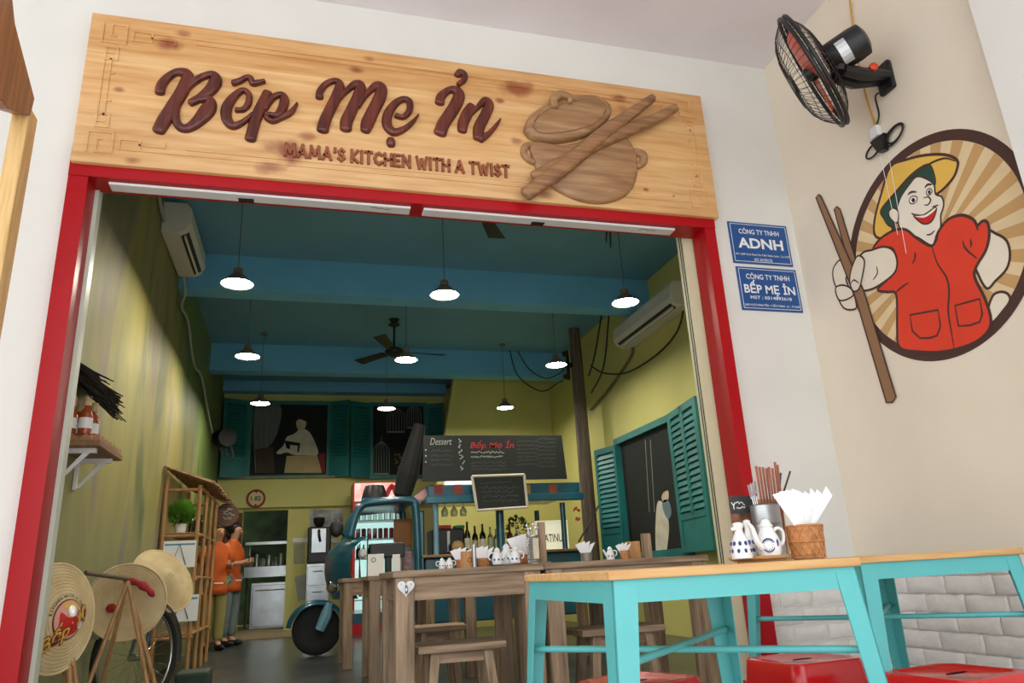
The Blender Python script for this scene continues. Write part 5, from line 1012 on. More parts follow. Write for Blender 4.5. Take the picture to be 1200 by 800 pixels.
xa = at(433, 720, y=5.6).x; wtable('weathered wooden table standing between heart-hook table and truck cab', xa, xa+.78, 5.6, 6.3, .738, .08)
wtable('weathered wooden table standing beside the right wall window', 1.62, 2.4, 5.7, 6.4, .738, .08)
xb_ = at(402, 720, y=6.85).x; w3t = wtable('weathered wooden table carrying the cash register screen beside the truck cab', xb_, xb_+.80, 6.85, 7.5, .735, .08)
# white heart hook
hq = at(475.5, 689, y=3.77); hk = thing('heart_hook', 'white heart-shaped metal hook on the wooden table leg', 'hook', (hq.x, 3.765, hq.z-.04)); hp = []
for i in range(28):
    t_ = 2*math.pi*i/28; hp.append(Vector((hq.x+.0026*16*math.sin(t_)**3, 3.769, hq.z+.0026*(13*math.cos(t_)-5*math.cos(2*t_)-2*math.cos(3*t_)-math.cos(4*t_))+.003)))
MB().prism(hp, (0, -.008, 0)).build('heart_plate', M_white, hk); MB().tube(catmull([hq+Vector((0, -.012, .012)), hq+Vector((0, -.03, .0)), hq+Vector((0, -.03, -.018)), hq+Vector((0, -.012, -.02))], 4), .006, 8).build('hook', M_chrome, hk, smooth='all')
for dx in (-.024, .024): MB().lathe([(.005, 0), (.004, .003)], (hq.x+dx, 3.7605, hq.z+.018), 8, (0, -1, 0)).build('screw', M_chrome, hk)
def wstool(label, x0, x1, y0, y1, zt):
    t = thing('wooden_stool', label, 'stool', ((x0+x1)/2, (y0+y1)/2, 0), 'weathered wooden stools'); n = 2; w_ = (y1-y0)/n
    for i in range(n): MB().rbox((x0, y0+w_*i+.001, zt-.035), (x1, y0+w_*(i+1)-.001, zt), .004, 1).build('seat_plank', M_rw, t)
    zz = zt-.035; cx, cy = (x0+x1)/2, (y0+y1)/2; lw = .045
    for sx in (-1, 1):
        for sy in (-1, 1):
            tx, ty = cx+sx*((x1-x0)/2-.09), cy+sy*((y1-y0)/2-.05); bx_, by_ = tx+sx*.04, ty+sy*.02
            MB().hexa([(bx_-lw/2, by_-lw/2, 0), (bx_+lw/2, by_-lw/2, 0), (bx_+lw/2, by_+lw/2, 0), (bx_-lw/2, by_+lw/2, 0)], [(tx-lw/2, ty-lw/2, zz), (tx+lw/2, ty-lw/2, zz), (tx+lw/2, ty+lw/2, zz), (tx-lw/2, ty+lw/2, zz)]).build('leg', M_rwz, t)
    for sy in (-1, 1): yy = cy+sy*((y1-y0)/2-.05); MB().box((x0+.11, yy-.012, zz-.05), (x1-.11, yy+.012, zz)).build('rail', M_rw, t)
    return t
wstool('wooden stool pushed under the heart-hook table', .555, 1.0, 3.80, 4.12, .385)
wstool('wooden stool under the table by the right door post', 1.42, 1.9, 3.84, 4.14, .40)
wstool('wooden stool behind the heart-hook table, before the middle table', .70, 1.06, 5.05, 5.35, .40)
# ------------------------------------------------------------------ things on the wooden tables
zW = .7425; yI = 4.05
def onW(px, y=yI): return Vector((at(px, 660, y=y).x, y, zW))
def mini_pot(label, c, s, flip=1, group='porcelain sets on the wooden tables'):
    t = thing('porcelain_teapot', label, 'teapot', c, group); MB().lathe([(0, 0), (.03*s, .002), (.036*s, .025*s), (.03*s, .06*s), (.018*s, .078*s), (.02*s, .09*s), (.008*s, .105*s), (0, .108*s)], c, 18).build('body', M_porc, t, smooth=True)
    MB().tube(catmull([c+Vector((flip*.03*s, 0, .03*s)), c+Vector((flip*.055*s, 0, .04*s)), c+Vector((flip*.055*s, 0, .07*s)), c+Vector((flip*.02*s, 0, .075*s))], 4), .005*s, 6).build('handle', M_porc, t, smooth='all'); MB().tube([c+Vector((-flip*.028*s, 0, .03*s)), c+Vector((-flip*.06*s, 0, .085*s))], [.011*s, .006*s], 8).build('spout', M_porc, t, smooth=True)
    b = MB(); [b.ball(c+Vector((math.cos(a)*.035*s, math.sin(a)*.035*s, .032*s)), .007*s, 6, 4) for a in [2*math.pi*i/8 for i in range(8)]]; b.build('blue_motif', M_cob, t, smooth='all'); return t
mini_pot('small blue and white porcelain pot at the end of the wooden table', onW(518), .55, -1); mini_pot('small blue and white porcelain pot beside the kraft roll', onW(527), .55, 1)
pl_ = onW(594); tag(MB().lathe([(0, .002), (.05, .002), (.078, .012), (.08, .015), (.05, .007), (0, .007)], pl_, 28).build('porcelain_plate', M_porc, smooth=True), 'white porcelain saucer carrying blue and white pots on the wooden table', 'plate')
for i, (px, s_, fl, tx) in enumerate(((583, .85, -1, 'blue and white pot with handle at the saucer edge near the kraft roll'), (594, 1.05, 1, 'tall blue and white pot in the middle of the saucer'), (604, .85, 1, 'blue and white pot with looped handle beside the tin of cutlery'))): c = onW(px, yI+(.045 if i == 1 else -.03)); c.z += .0075; mini_pot(tx, c, s_, fl)
def napbowl(label, c, n=4, s=1.0, mat=None, h=.05):
    t = thing('napkin_holder', label, 'napkin holder', c, 'napkin holders on the wooden tables'); MB().lathe([(0, 0), (.028*s, 0), (.036*s, h), (.032*s, h), (.024*s, .006), (0, .006)], c, 18).build('cup', mat or M_weave, t, smooth=True)
    for i in range(n):
        a = -.8+1.6*i/(n-1); b0 = c+Vector((a*.012, .004*i, .02)); tp_ = c+Vector((a*.062*s, .004*i, (.115-.015*abs(a))*s)); w_ = Vector((.016*s, 0, .006)); y_ = Vector((0, .002, 0)); MB().hexa([b0-w_*.4, b0+w_*.4, b0+w_*.4+y_, b0-w_*.4+y_], [tp_-w_, tp_+w_, tp_+w_+y_, tp_-w_+y_]).build('napkin', M_nap, t)
    return t
napbowl('low cup of white napkins beside the porcelain saucer', onW(567, yI+.12)); napbowl('cup of white napkins behind the kraft roll', onW(541, yI+.2), 4, 1.0); napbowl('tall cup of white napkins next to the tin of cutlery', onW(614, yI+.16), 5, 1.5, M_weave, .06)
kr = thing('kraft_roll', 'upright kraft cardboard roll with a small round stamp', 'roll', onW(547, yI-.05)); MB().lathe([(0, 0), (.032, 0), (.032, .085), (.026, .085), (.026, .02), (0, .02)], onW(547, yI-.05), 20).build('tube', M_kraft, kr, smooth=True); cK = onW(549, yI-.05)+Vector((0, -.0335, .04)); MB().tube([cK+Vector((math.cos(a)*.011, .002*math.cos(a)**2, math.sin(a)*.011)) for a in [2*math.pi*i/16 for i in range(16)]], .0015, 4, closed=True).build('stamp', M_ink, kr)
tag(MB().lathe([(.012, 0), (.012, .12), (.009, .12), (.009, .01), (0, .01)], onW(556, yI-.06), 14).build('steel_tube', M_tin, smooth=True), 'slim steel tube standing next to the kraft roll', 'tube')
tn = onW(626); ct = thing('cutlery_tin', 'tall ribbed tin of cutlery on the heart-hook table', 'can', tn); pr2 = [(0, 0)]; [pr2.extend([(.033, .012*i), (.036, .012*i+.006)]) for i in range(13)]; MB().lathe(pr2+[(.034, .158), (.030, .158), (.030, .02), (0, .02)], tn, 24).build('can', M_tin, ct, smooth=True); MB().box(tn+Vector((-.012, -.0385, .03)), tn+Vector((.02, -.036, .14))).build('card_label', M_lb, ct)
rr = random.Random(8)
for i in range(6): a = i*1.05; b0 = tn+Vector((math.cos(a)*.012, math.sin(a)*.012, .02)); e_ = tn+Vector((math.cos(a)*.03, math.sin(a)*.026, .19+.03*rr.random())); MB().tube([b0, e_], .0022, 5).ball(e_, (.007, .003, .012), 8, 5).build('spoon', M_steel, ct, smooth=True)
mh = thing('menu_stand', 'upright wooden menu board on the heart-hook table beside the tin', 'menu stand', onW(639)); MB().rbox(onW(635)+Vector((0, .02, 0)), onW(643)+Vector((0, .05, .23)), .003).build('upright', M_rwz, mh); MB().rbox(onW(632)+Vector((0, 0, 0)), onW(646)+Vector((0, .08, .012)), .003).build('foot', M_rw, mh)
zW = .7455; yI = 4.1
mini_pot('blue and white porcelain pot on the table by the door post', onW(716), .7, 1); napbowl('cup of white napkins on the table by the door post', onW(733, 4.06), 4, .8); tag(MB().rbox(onW(744)+Vector((0, .05, 0)), onW(757)+Vector((0, .13, .10)), .004).build('wooden_box', M_kraft), 'small brown wooden box on the table by the door post', 'box'); tag(MB().rbox(onW(757)+Vector((0, 0, 0)), onW(766)+Vector((0, .04, .14)), .003).build('menu_board', M_rwz), 'upright weathered wooden board on the table by the door post', 'board'); napbowl('low cup of white napkins near the glowing sign side of the door table', onW(688, 4.2), 4, 1.0, M_tin)
# cash register screen, cards
zW = .7355; q = onW(455, 7.15); po_ = thing('cash_register_screen', 'black cash register screen tilted on a stand, seen from behind', 'monitor', q); MB().rbox((q.x-.17, 7.12, zW+.17), (q.x+.15, 7.15, zW+.30), .01).build('screen', M_black, po_); MB().rbox((q.x-.03, 7.13, zW), (q.x+.03, 7.19, zW+.18), .01).build('stand', M_black, po_); MB().rbox((q.x-.10, 7.08, zW), (q.x+.10, 7.26, zW+.02), .006).build('foot', M_black, po_)
a, b_ = onW(431, 7.0), onW(450, 7.0); cdo = thing('white_card', 'white square card with a small grey emblem beside the cash register', 'card', a); MB().rbox((a.x, 7.0, zW), (b_.x, 7.03, zW+.20), .003).build('sheet', M_white, cdo); MB().tube([Vector((a.x+.05+math.cos(t)*.018, 6.998, zW+.15+math.sin(t)*.018)) for t in [2*math.pi*i/14 for i in range(14)]], .003, 4, closed=True).build('emblem', M_cd, cdo)
a, b_ = onW(460, 7.02), onW(469, 7.02); tag(MB().rbox((a.x, 7.02, zW), (b_.x, 7.035, zW+.19), .003).build('white_paper', M_white), 'narrow white paper standing by the register stand', 'paper'); tag(MB().rbox((b_.x+.06, 7.28, zW), (b_.x+.14, 7.38, zW+.22), .006).build('printed_carton', pm('carton_print', (150, 120, 130), .6, var=.3, scale=25)), 'small printed carton beside the cash register', 'carton')
# ------------------------------------------------------------------ left wall: bottle shelf
sy0, sy1, sxa, sxb, sz = 4.07, 4.57, xl(4.3), -1.0, 1.452
ws = thing('wall_shelf', 'wooden shelf on white brackets on the painted wall', 'shelf', (sxa, 4.3, sz-.15)); M_sh = wood('shelf_wood', (150, 112, 72), (116, 82, 50), 1, 3, .6)
MB().rbox((sxa, sy0, sz-.03), (sxb, sy1, sz), .003, 1).build('board', M_sh, ws)
for yb2 in (sy0+.06, sy1-.1): MB().box((sxa, yb2, sz-.055), (sxb-.03, yb2+.03, sz-.031)).box((sxa, yb2, sz-.20), (sxa+.015, yb2+.03, sz-.055)).hexa([(sxa+.012, yb2+.008, sz-.19), (sxa+.03, yb2+.008, sz-.19), (sxa+.03, yb2+.022, sz-.19), (sxa+.012, yb2+.022, sz-.19)], [(sxb-.09, yb2+.008, sz-.055), (sxb-.06, yb2+.008, sz-.055), (sxb-.06, yb2+.022, sz-.055), (sxb-.09, yb2+.022, sz-.055)]).build('bracket', M_white, ws)
eg = MB(); M_pulp = pm('egg_carton_pulp', (176, 130, 92), .9, bump=.3); pts = []; nx_, ny_ = 13, 25
for i in range(nx_):
    for j in range(ny_): x = sxa+.012+(sxb-sxa-.02)*i/(nx_-1); y = sy0+.008+(sy1-sy0-.02)*j/(ny_-1); pts.append(Vector((x, y, sz+.018+.016*math.cos(i*math.pi/2)*math.cos(j*math.pi/2)+(.006 if (i+j) % 2 else 0))))
eg.add(pts, [(i*ny_+j, (i+1)*ny_+j, (i+1)*ny_+j+1, i*ny_+j+1) for i in range(nx_-1) for j in range(ny_-1)]); base = [Vector((p.x, p.y, sz+.001)) for p in pts]
rim = [i*ny_ for i in range(nx_)]+[(nx_-1)*ny_+j for j in range(1, ny_)]+[i*ny_+ny_-1 for i in range(nx_-2, -1, -1)]+[j for j in range(ny_-2, 0, -1)]; eg.add([pts[i] for i in rim]+[base[i] for i in rim], [(k, (k+1) % len(rim), len(rim)+(k+1) % len(rim), len(rim)+k) for k in range(len(rim))])
tag(eg.build('egg_carton', M_pulp, smooth=True), 'brown pulp egg carton under the sauce bottles on the wall shelf', 'carton')
M_sauce = pm('chilli_sauce', (170, 74, 30), .15, var=.15, coat=.4); M_cork = pm('cork_cap', (216, 186, 140), .7)
for j, yy in enumerate((sy0+.06, sy0+.21)):
    for i, px in enumerate((66, 83, 101)):
        c = Vector((at(px, 490, y=sy0+.06).x-.006*j, yy, sz+.037)); t = thing('sauce_bottle', 'orange sauce bottle with white label standing in the egg carton', 'bottle', c, 'sauce bottles on the wall shelf'); r_ = .031
        MB().lathe([(0, 0), (r_, .002), (r_, .10), (r_*.8, .12), (r_*.42, .14), (r_*.40, .165), (0, .165)], c, 18).build('glass', M_sauce, t, smooth=True); MB().lathe([(r_*1.02, .03), (r_*1.02, .085)], c, 18, cap=False).build('paper_label', M_white, t, smooth=True); MB().lathe([(r_*.6, .15), (r_*.6, .195), (r_*.5, .2), (0, .2)], c, 14).build('stopper', M_cork, t, smooth=True)
# dark thatch over the shelf
tg = MB(); rt_ = random.Random(21)
for i in range(220):
    y = 4.05+rt_.random()*.55; z0_ = 1.80+rt_.random()*.10; L_ = .13+rt_.random()*.12; p0 = Vector((xl(y)+.004, y, z0_)); p1 = p0+Vector((L_*.8, (rt_.random()-.5)*.08, -L_*(.35+.5*rt_.random()))); tg.tube([p0, p1], [.006, .003], 4)
o = tag(tg.build('thatch_awning', pm('dark_thatch', (46, 40, 32), .9, var=.3, scale=20)), 'dark straw thatch awning over the bottle shelf', 'awning'); o['kind'] = 'stuff'
# ------------------------------------------------------------------ conical hats, shoulder pole, bicycle
M_straw = pm('palm_leaf_hat', (222, 202, 158), .6, var=.08, scale=9, c2=(202, 178, 128), bump=.2, bscale=30); M_bam = wood('bamboo', (190, 148, 96), (146, 104, 60), 2, 4, .45, (170, 126, 78))
def hat(label, c, n, r, h=None, inside=False):
    h = h or r*.62; n = Vector(n).normalized(); t = thing('conical_hat', label, 'hat', c, 'conical palm-leaf hats by the left wall'); s_ = -1 if inside else 1
    prof = [(r, 0)]+[(r*(1-k/16)+.0, h*k/16) for k in range(1, 16)]+[(.004, h)]; prof2 = [(a-.004 if a > .01 else .001, b-.004) for a, b in prof[::-1]]
    MB().lathe(prof+prof2, c, 40, n*s_, cap=False).build('cone', M_straw, t, smooth='all')
    for k in range(16): a, b = prof[k]; MB().tube([c+n*s_*(b-(.004 if inside else -.001))+p*(a-(.004 if inside else 0)) for p in ring_dirs(n, 36)], .0022 if k else .006, 4, closed=True).build('bamboo_hoop', M_straw, t, smooth='all')
    return t
def ring_dirs(n, k):
    a = Vector((0, 0, 1)) if abs(n.z) < .9 else Vector((1, 0, 0)); u = (a-n*a.dot(n)).normalized(); v = n.cross(u); return [u*math.cos(2*math.pi*i/k)+v*math.sin(2*math.pi*i/k) for i in range(k)]
h1c = Vector((at(66, 724, y=3.92).x, 3.92, at(66, 724, y=3.92).z)); h1n = Vector((.90, -.43, .06)).normalized()
H1 = hat('pale conical hat painted with a red emblem, beside the red door post', h1c, h1n, .235, .085)
# painted emblem on the first hat
eu = Vector((0, 0, 1))-h1n*h1n.z; eu.normalize(); ev = h1n.cross(eu)*1.0; ev = -ev if ev.y > 0 and False else ev
def em(u, v, lift=.004): rr_ = math.hypot(u, v); return h1c+ev*u+eu*v+h1n*(.085*(1-rr_/.235)+lift)
def emb(name, pts, mat, lift): 
    Q = catmull([Vector((u, v, 0)) for u, v in pts], 4, True); c2 = sum(Q, Vector())/len(Q); ring_ = [em(q.x, q.y, lift) for q in Q]; mid = [em(c2.x+(q.x-c2.x)*.5, c2.y+(q.y-c2.y)*.5, lift) for q in Q]; k_ = len(Q)
    return MB().add(ring_+mid+[em(c2.x, c2.y, lift)], [(i, (i+1) % k_, k_+(i+1) % k_, k_+i) for i in range(k_)]+[(k_+i, k_+(i+1) % k_, 2*k_) for i in range(k_)]).build(name, mat, H1)
oc = (.0, -.012); M_er = pm('emblem_red', (206, 40, 34), .6); M_ey = pm('emblem_yellow', (226, 180, 74), .6); M_ep = pm('emblem_pink', (220, 160, 140), .6); M_eb = pm('emblem_dark', (120, 40, 34), .6)
emb('emblem_ring', [(oc[0]+math.cos(a)*.088, oc[1]+math.sin(a)*.088) for a in [2*math.pi*i/14 for i in range(14)]], M_eb, .0035); emb('emblem_disc', [(oc[0]+math.cos(a)*.082, oc[1]+math.sin(a)*.082) for a in [2*math.pi*i/14 for i in range(14)]], M_ep, .0045)
emb('emblem_shirt', [(-.045, -.07), (-.06, -.03), (-.02, 0), (.02, -.005), (.055, .02), (.06, -.02), (.04, -.08)], M_er, .0055); emb('emblem_hat', [(-.05, .03), (-.02, .062), (.03, .058), (.035, .035), (0, .04)], M_ey, .0055); emb('emblem_face', [(-.025, .035), (0, .048), (.022, .03), (.015, .0), (-.015, .005)], M_porc, .0065)
emb('emblem_arm', [(-.085, -.03), (-.06, -.02), (-.045, -.035), (-.06, -.055), (-.085, -.05)], M_porc, .0065)
def arc_text(body, rad, a0, a1, size, mat, name, lift=.006):
    for i, chh in enumerate(body):
        if chh == ' ': continue
        a = a0+(a1-a0)*i/max(1, len(body)-1); vs, fs = text_mesh(chh, 1, 0, .02); w_ = max(v.x for v in vs)
        P = []
        for v in vs:
            du, dv = (v.x-w_/2)*size, v.y*size; uu_, vv_ = oc[0]+math.cos(a)*(rad+dv)+math.sin(a)*du, oc[1]+math.sin(a)*(rad+dv)-math.cos(a)*du; P.append(em(uu_, vv_, lift))
        MB().add(P, fs).build(name, mat, H1)
SG = 1 if (ev.dot(rt) > 0) else -1
if SG < 0:
    ev = -ev
arc_text('KITCHEN WITH A TWIST', .096, R(165), R(15), .018, M_ink, 'emblem_letter')
for dk in (1, 0):                                               # yellow script with its dark outline
    for i, chh in enumerate('Bếp Mẹ'):
        if chh == ' ': continue
        vs, fs = text_mesh(chh, 1, 0, .055 if dk else .012, 'LEFT', .2); ang = .58; P = []; S_ = .088; st_ = -.112+i*.040, -.150+i*.0262
        for v in vs: P.append(em(st_[0]+S_*(v.x*math.cos(ang)-v.y*math.sin(ang)*.6), st_[1]+S_*(v.y*math.cos(ang)+v.x*math.sin(ang)), .0075 if dk else .0088))
        MB().add(P, fs).build('emblem_letter', M_eb if dk else M_ey, H1)
h2 = at(148, 705, y=4.9); hat('conical hat turned to show its ribbed inside and red ribbon', h2, (.28, -.95, .12), .215, .12, True)
H2 = bpy.data.objects['conical_hat.001']; n2 = Vector((.28, -.95, .12)).normalized(); M_rib = pm('red_ribbon', (170, 30, 38), .6)
MB().tube(catmull([h2+Vector((-.02, -.02, .12)), h2+Vector((.06, -.05, .10)), h2+Vector((.12, -.05, .06)), h2+Vector((.15, -.04, .02))], 5), [.008, .014, .02, .024, .02, .016, .02, .026, .024, .02, .016, .018, .02, .016, .012, .006], 6).build('ribbon', M_rib, H2, smooth='all'); MB().ball(h2+Vector((-.07, -.02, -.03)), (.03, .012, .025), 10, 6).build('ribbon_knot', M_rib, H2, smooth='all')
hat('plain conical hat behind the ribboned hat, its point turned outward', at(191, 680, y=5.5), (.62, -.55, .45), .225, .10)
sp1, sp2 = at(100, 671, y=4.45), at(150, 678, y=4.7)
tag(MB().tube([sp1, sp2], .012, 8).build('shoulder_pole', pm('dark_bamboo', (110, 92, 66), .6), smooth=True), 'grey bamboo shoulder pole running between the hats', 'pole')
bs = thing('bamboo_stand', 'stand of thin bamboo sticks holding the ribboned hat', 'stand', (sp2.x, 4.7, 0)); tp0 = sp2-Z_*.012
for (px, dy) in ((172, .0), (181, .08), (104, -.12), (120, .15)): e_ = at(px, 800, y=4.7+dy); d_ = (e_-tp0); e2 = tp0+d_*((tp0.z-.0)/(tp0.z-e_.z)); e2.x = max(e2.x, xl(e2.y)+.03); MB().tube([tp0, tp0.lerp(e2, .5), e2], [.010, .012, .012], 7).build('bamboo_leg', M_bam, bs, smooth=True)
bs2 = thing('bamboo_stand', 'stand of thin bamboo sticks holding the hat with the red emblem', 'stand', (h1c.x+.05, 3.95, 0)); t2 = h1c+Vector((.03, .10, -.05))
for e_ in ((.12, .05), (.16, .12), (.02, .2)): MB().tube([t2, (h1c.x+e_[0], h1c.y+e_[1], 0)], .010, 7).build('bamboo_leg', M_bam, bs2, smooth=True)
# bicycle: wheel with mudguard, part of the frame
bd = Vector((.55, .835, 0)).normalized(); bc = at(160, 766, y=5.22); bc.z = .335; bi = thing('bicycle_wheel', 'old bicycle front wheel with silver mudguard under the hats by the painted wall', 'bicycle wheel', (bc.x, bc.y, 0)); bn = Vector((-bd.y, bd.x, 0))
def wheel(c):
    MB().tube([c+(bd*math.cos(a)+Z_*math.sin(a))*.315 for a in [2*math.pi*i/36 for i in range(36)]], .018, 8, closed=True).build('tyre', M_tyre, bi, smooth='all'); MB().tube([c+(bd*math.cos(a)+Z_*math.sin(a))*.29 for a in [2*math.pi*i/36 for i in range(36)]], .010, 6, closed=True).build('rim', M_chrome, bi, smooth='all')
    s_ = MB(); [s_.tube([c+bn*(.03 if i % 2 else -.03), c+(bd*math.cos(a)+Z_*math.sin(a))*.285], .0014, 3) for i, a in enumerate([2*math.pi*k/24 for k in range(24)])]; s_.tube([c-bn*.05, c+bn*.05], .02, 8); s_.build('spokes', M_chrome, bi)
    g = []; [g.extend([c+(bd*math.cos(a)+Z_*math.sin(a))*.35+bn*w_ for w_ in (-.03, -.02, 0, .02, .03)]) for a in [R(-10+12*i) for i in range(15)]]; MB().add(g, [(i*5+j, i*5+j+1, (i+1)*5+j+1, (i+1)*5+j) for i in range(14) for j in range(4)]).build('mudguard', M_tin, bi, smooth='all')
wheel(bc)
M_bf = pm('dull_blue_frame', (58, 90, 104), .5, var=.1)
for s_ in (-.05, .05): MB().tube([bc+bn*s_, bc+bn*s_*.8+bd*.10+Z_*.36], .011, 8).build('fork_blade', M_bf, bi, smooth=True)
tag(MB().rbox((bc.x+.12, 5.95, 0), (bc.x+.34, 6.25, .16), .02).build('green_crate', pm('dark_green_crate', (44, 66, 46), .7, var=.2)), 'low dark green crate on the floor behind the bicycle', 'crate')
# ------------------------------------------------------------------ bamboo rack by the left wall
ry0, ry1 = 7.35, 8.75; rxa = xl(7.4)+.03; rxb = at(228, 660, y=ry0).x
rk_ = thing('bamboo_rack', 'tall bamboo shelf rack with a sloping reed roof by the painted wall', 'rack', ((rxa+rxb)/2, (ry0+ry1)/2, 0)); ztp = at(200, 556, y=ry0).z
posts = [(rxa, ry0, ztp), (rxb, ry0, ztp-.10), (rxb, ry0+.5, ztp-.10), (rxb, ry0+.95, ztp-.10), (rxb, ry1, ztp-.10), (rxa, ry1, ztp)]
for (x, y, z) in posts:
    m = MB(); m.tube([(x, y, 0), (x, y, z)], .019, 8)
    for k in range(1, 8): m.tube([(x, y, z*k/8-.006), (x, y, z*k/8+.006)], .022, 8)
    m.build('post', M_bam, rk_, smooth=True)
for z in (.32, .80, 1.18, ztp-.14):
    for y in (ry0, ry1): MB().tube([(rxa-.02, y, z), (rxb+.03, y, z)], .015, 7).build('cross_pole', M_bam, rk_, smooth=True)
    MB().tube([(rxb, ry0-.03, z+.02), (rxb, ry1+.03, z+.02)], .014, 7).build('rail', M_bam, rk_, smooth=True)
for z in (.34, 1.20):
    for k in range(6): x = rxa+.02+(rxb-rxa-.04)*k/5; MB().box((x-.022, ry0, z), (x+.022, ry1, z+.012)).build('shelf_slat', M_bam, rk_)
M_reed = wood('reed_thatch', (158, 122, 82), (104, 76, 48), 0, 5, .8, (130, 98, 64)); rr = random.Random(31); rf_ = MB()
for i in range(70):
    y = ry0-.10+(ry1-ry0+.55)*i/69; za = ztp+.07+rr.uniform(-.008, .008); zb2 = ztp-.09+rr.uniform(-.01, .01); rf_.tube([(rxa-.02, y, za), (rxb+.12+rr.uniform(-.02, .03), y+rr.uniform(-.02, .02), zb2)], .011, 4)
o = rf_.build('reed_roof', M_reed, rk_); o['kind'] = 'stuff'
# plant, jars, calendars on the rack
plant('round clipped green bush in a white pot on the bamboo rack', Vector((at(211, 620, y=ry0+.12).x, ry0+.14, 1.213)), .19, .095, 900, .055, M_white, 6, M_leaf, 'topiary_bush')
for i, px in enumerate((223, 227, 231)): c = Vector((at(px, 620, y=ry0+.3).x, ry0+.34+.12*i, 1.213)); bottle(c, .20, .026, M_bg, 'dark bottle standing on the bamboo rack beside the bush', 'bottle', 'dark bottles on the bamboo rack')
def calendar(label, px0, px1, py0, py1, y):
    a, b = at(px0, py0, y=y), at(px1, py1, y=y); t = thing('hanging_print', label, 'print', (a.x, y, b.z), 'white printed sheets hung on the bamboo rack'); x1 = max(b.x, a.x+.2)
    MB().box((a.x, y, b.z), (x1, y+.006, a.z)).build('sheet', M_nap, t); MB().box((a.x+.01, y-.0015, a.z-.04), (x1-.01, y, a.z-.025)).build('blue_heading', pm('print_blue', (100, 160, 190), .6), t)
    c = (a.x+x1)/2; m = MB(); m.tube([(c-.06, y-.006, b.z+.02), (c, y-.006, a.z-.03), (c+.06, y-.006, b.z+.02)], .004, 5); m.build('cord', M_black, t); [scrib(MB(), Vector((a.x+.03, y-.0015, b.z+.04+.03*k)), X_, .07, .012, rr, .0015).build('print_line', M_cd, t) for k in range(3)]; return t
calendar('white printed sheet hung under the bush on the bamboo rack', 192, 228, 634, 664, ry0-.04); calendar('white printed sheet hung low on the bamboo rack behind the hat', 194, 231, 698, 727, ry0-.05)
# oval wooden plaque hung from the rack roof
oq = at(266, 603, y=ry1+.35); ov = thing('wooden_plaque', 'round brown wooden plaque with white lettering hung from the reed roof', 'sign', oq-Z_*.13); r_ = 13.5*8.4/FPX
MB().lathe([(0, 0), (r_*.94, 0), (r_, .008), (r_*.96, .02), (0, .02)], oq, 28, (.1, -1, 0)).build('disc', wood('plaque_wood', (120, 82, 58), (84, 54, 38), 0, 4, .6), ov, smooth=True)
for k, w_ in enumerate((.12, .17, .10)): scrib(MB(), oq+Vector((-w_/2, -.024, .05-.045*k)), X_, w_, .035, rr, .006).build('plaque_lettering', M_cw, ov)
MB().tube([oq+Vector((0, -.01, r_)), oq+Vector((0, -.01, r_+.10))], .004, 5).build('cord', M_black, ov)
# black spotlight on the left wall, small bracket lamp below
sq = at(262, 513, y=10.9); sl_ = thing('spotlight', 'black stage spotlight fixed to the left wall beside the shuttered window', 'spotlight', (xl(10.9), 10.9, sq.z-.1)); MB().lathe([(.10, -.12), (.13, -.12), (.13, .08), (.10, .12), (.04, .14), (0, .14)], sq, 20, (-.5, .8, .05)).build('can', M_black, sl_, smooth=True)
MB().tube([sq, (xl(10.9)+.01, 10.9, sq.z)], .02, 8).build('arm', M_black, sl_); MB().box((xl(10.9), 10.86, sq.z-.06), (xl(10.9)+.02, 10.94, sq.z+.06)).build('wall_plate', M_black, sl_)
for dz, dx in ((-.22, .02), (-.24, .10), (-.20, -.05)): MB().hexa([sq+Vector((dx-.01, 0, -.1)), sq+Vector((dx+.02, 0, -.1)), sq+Vector((dx+.02, .01, -.1)), sq+Vector((dx-.01, .01, -.1))], [sq+Vector((dx+.04, .0, dz-.05)), sq+Vector((dx+.07, 0, dz-.05)), sq+Vector((dx+.07, .01, dz-.05)), sq+Vector((dx+.04, .01, dz-.05))]).build('barn_door', M_black, sl_)
# height-limit ring on the yellow band
hq = at(300, 584, y=YB-.08); hl = thing('height_sign', 'small round red-ringed height limit sign on the yellow band', 'sign', (hq.x, YB-.08, hq.z-.12)); rr0 = 9*12.0/FPX
MB().lathe([(0, 0), (rr0, 0), (rr0, .01), (0, .01)], (hq.x, YB-.081, hq.z), 28, (0, -1, 0)).build('disc', pm('sign_cream', (214, 206, 150), .6), hl); MB().tube([Vector((hq.x+math.cos(t)*rr0, YB-.092, hq.z+math.sin(t)*rr0)) for t in [2*math.pi*i/32 for i in range(32)]], .018, 6, closed=True).build('red_ring', pm('sign_red', (160, 36, 34), .6), hl, smooth='all')
text_on(MB(), '1.82', (hq.x, YB-.0915, hq.z-.03), X_, Z_, width=.15, height=.07, extrude=.002, offset=.02, align='CENTER').build('lettering', M_ink, hl)
for s_ in (-1, 1): MB().prism([(hq.x-.02, YB-.093, hq.z+s_*(rr0-.015)), (hq.x+.02, YB-.093, hq.z+s_*(rr0-.015)), (hq.x, YB-.093, hq.z+s_*(rr0-.05))], (0, .002, 0)).build('arrow', M_ink, hl)
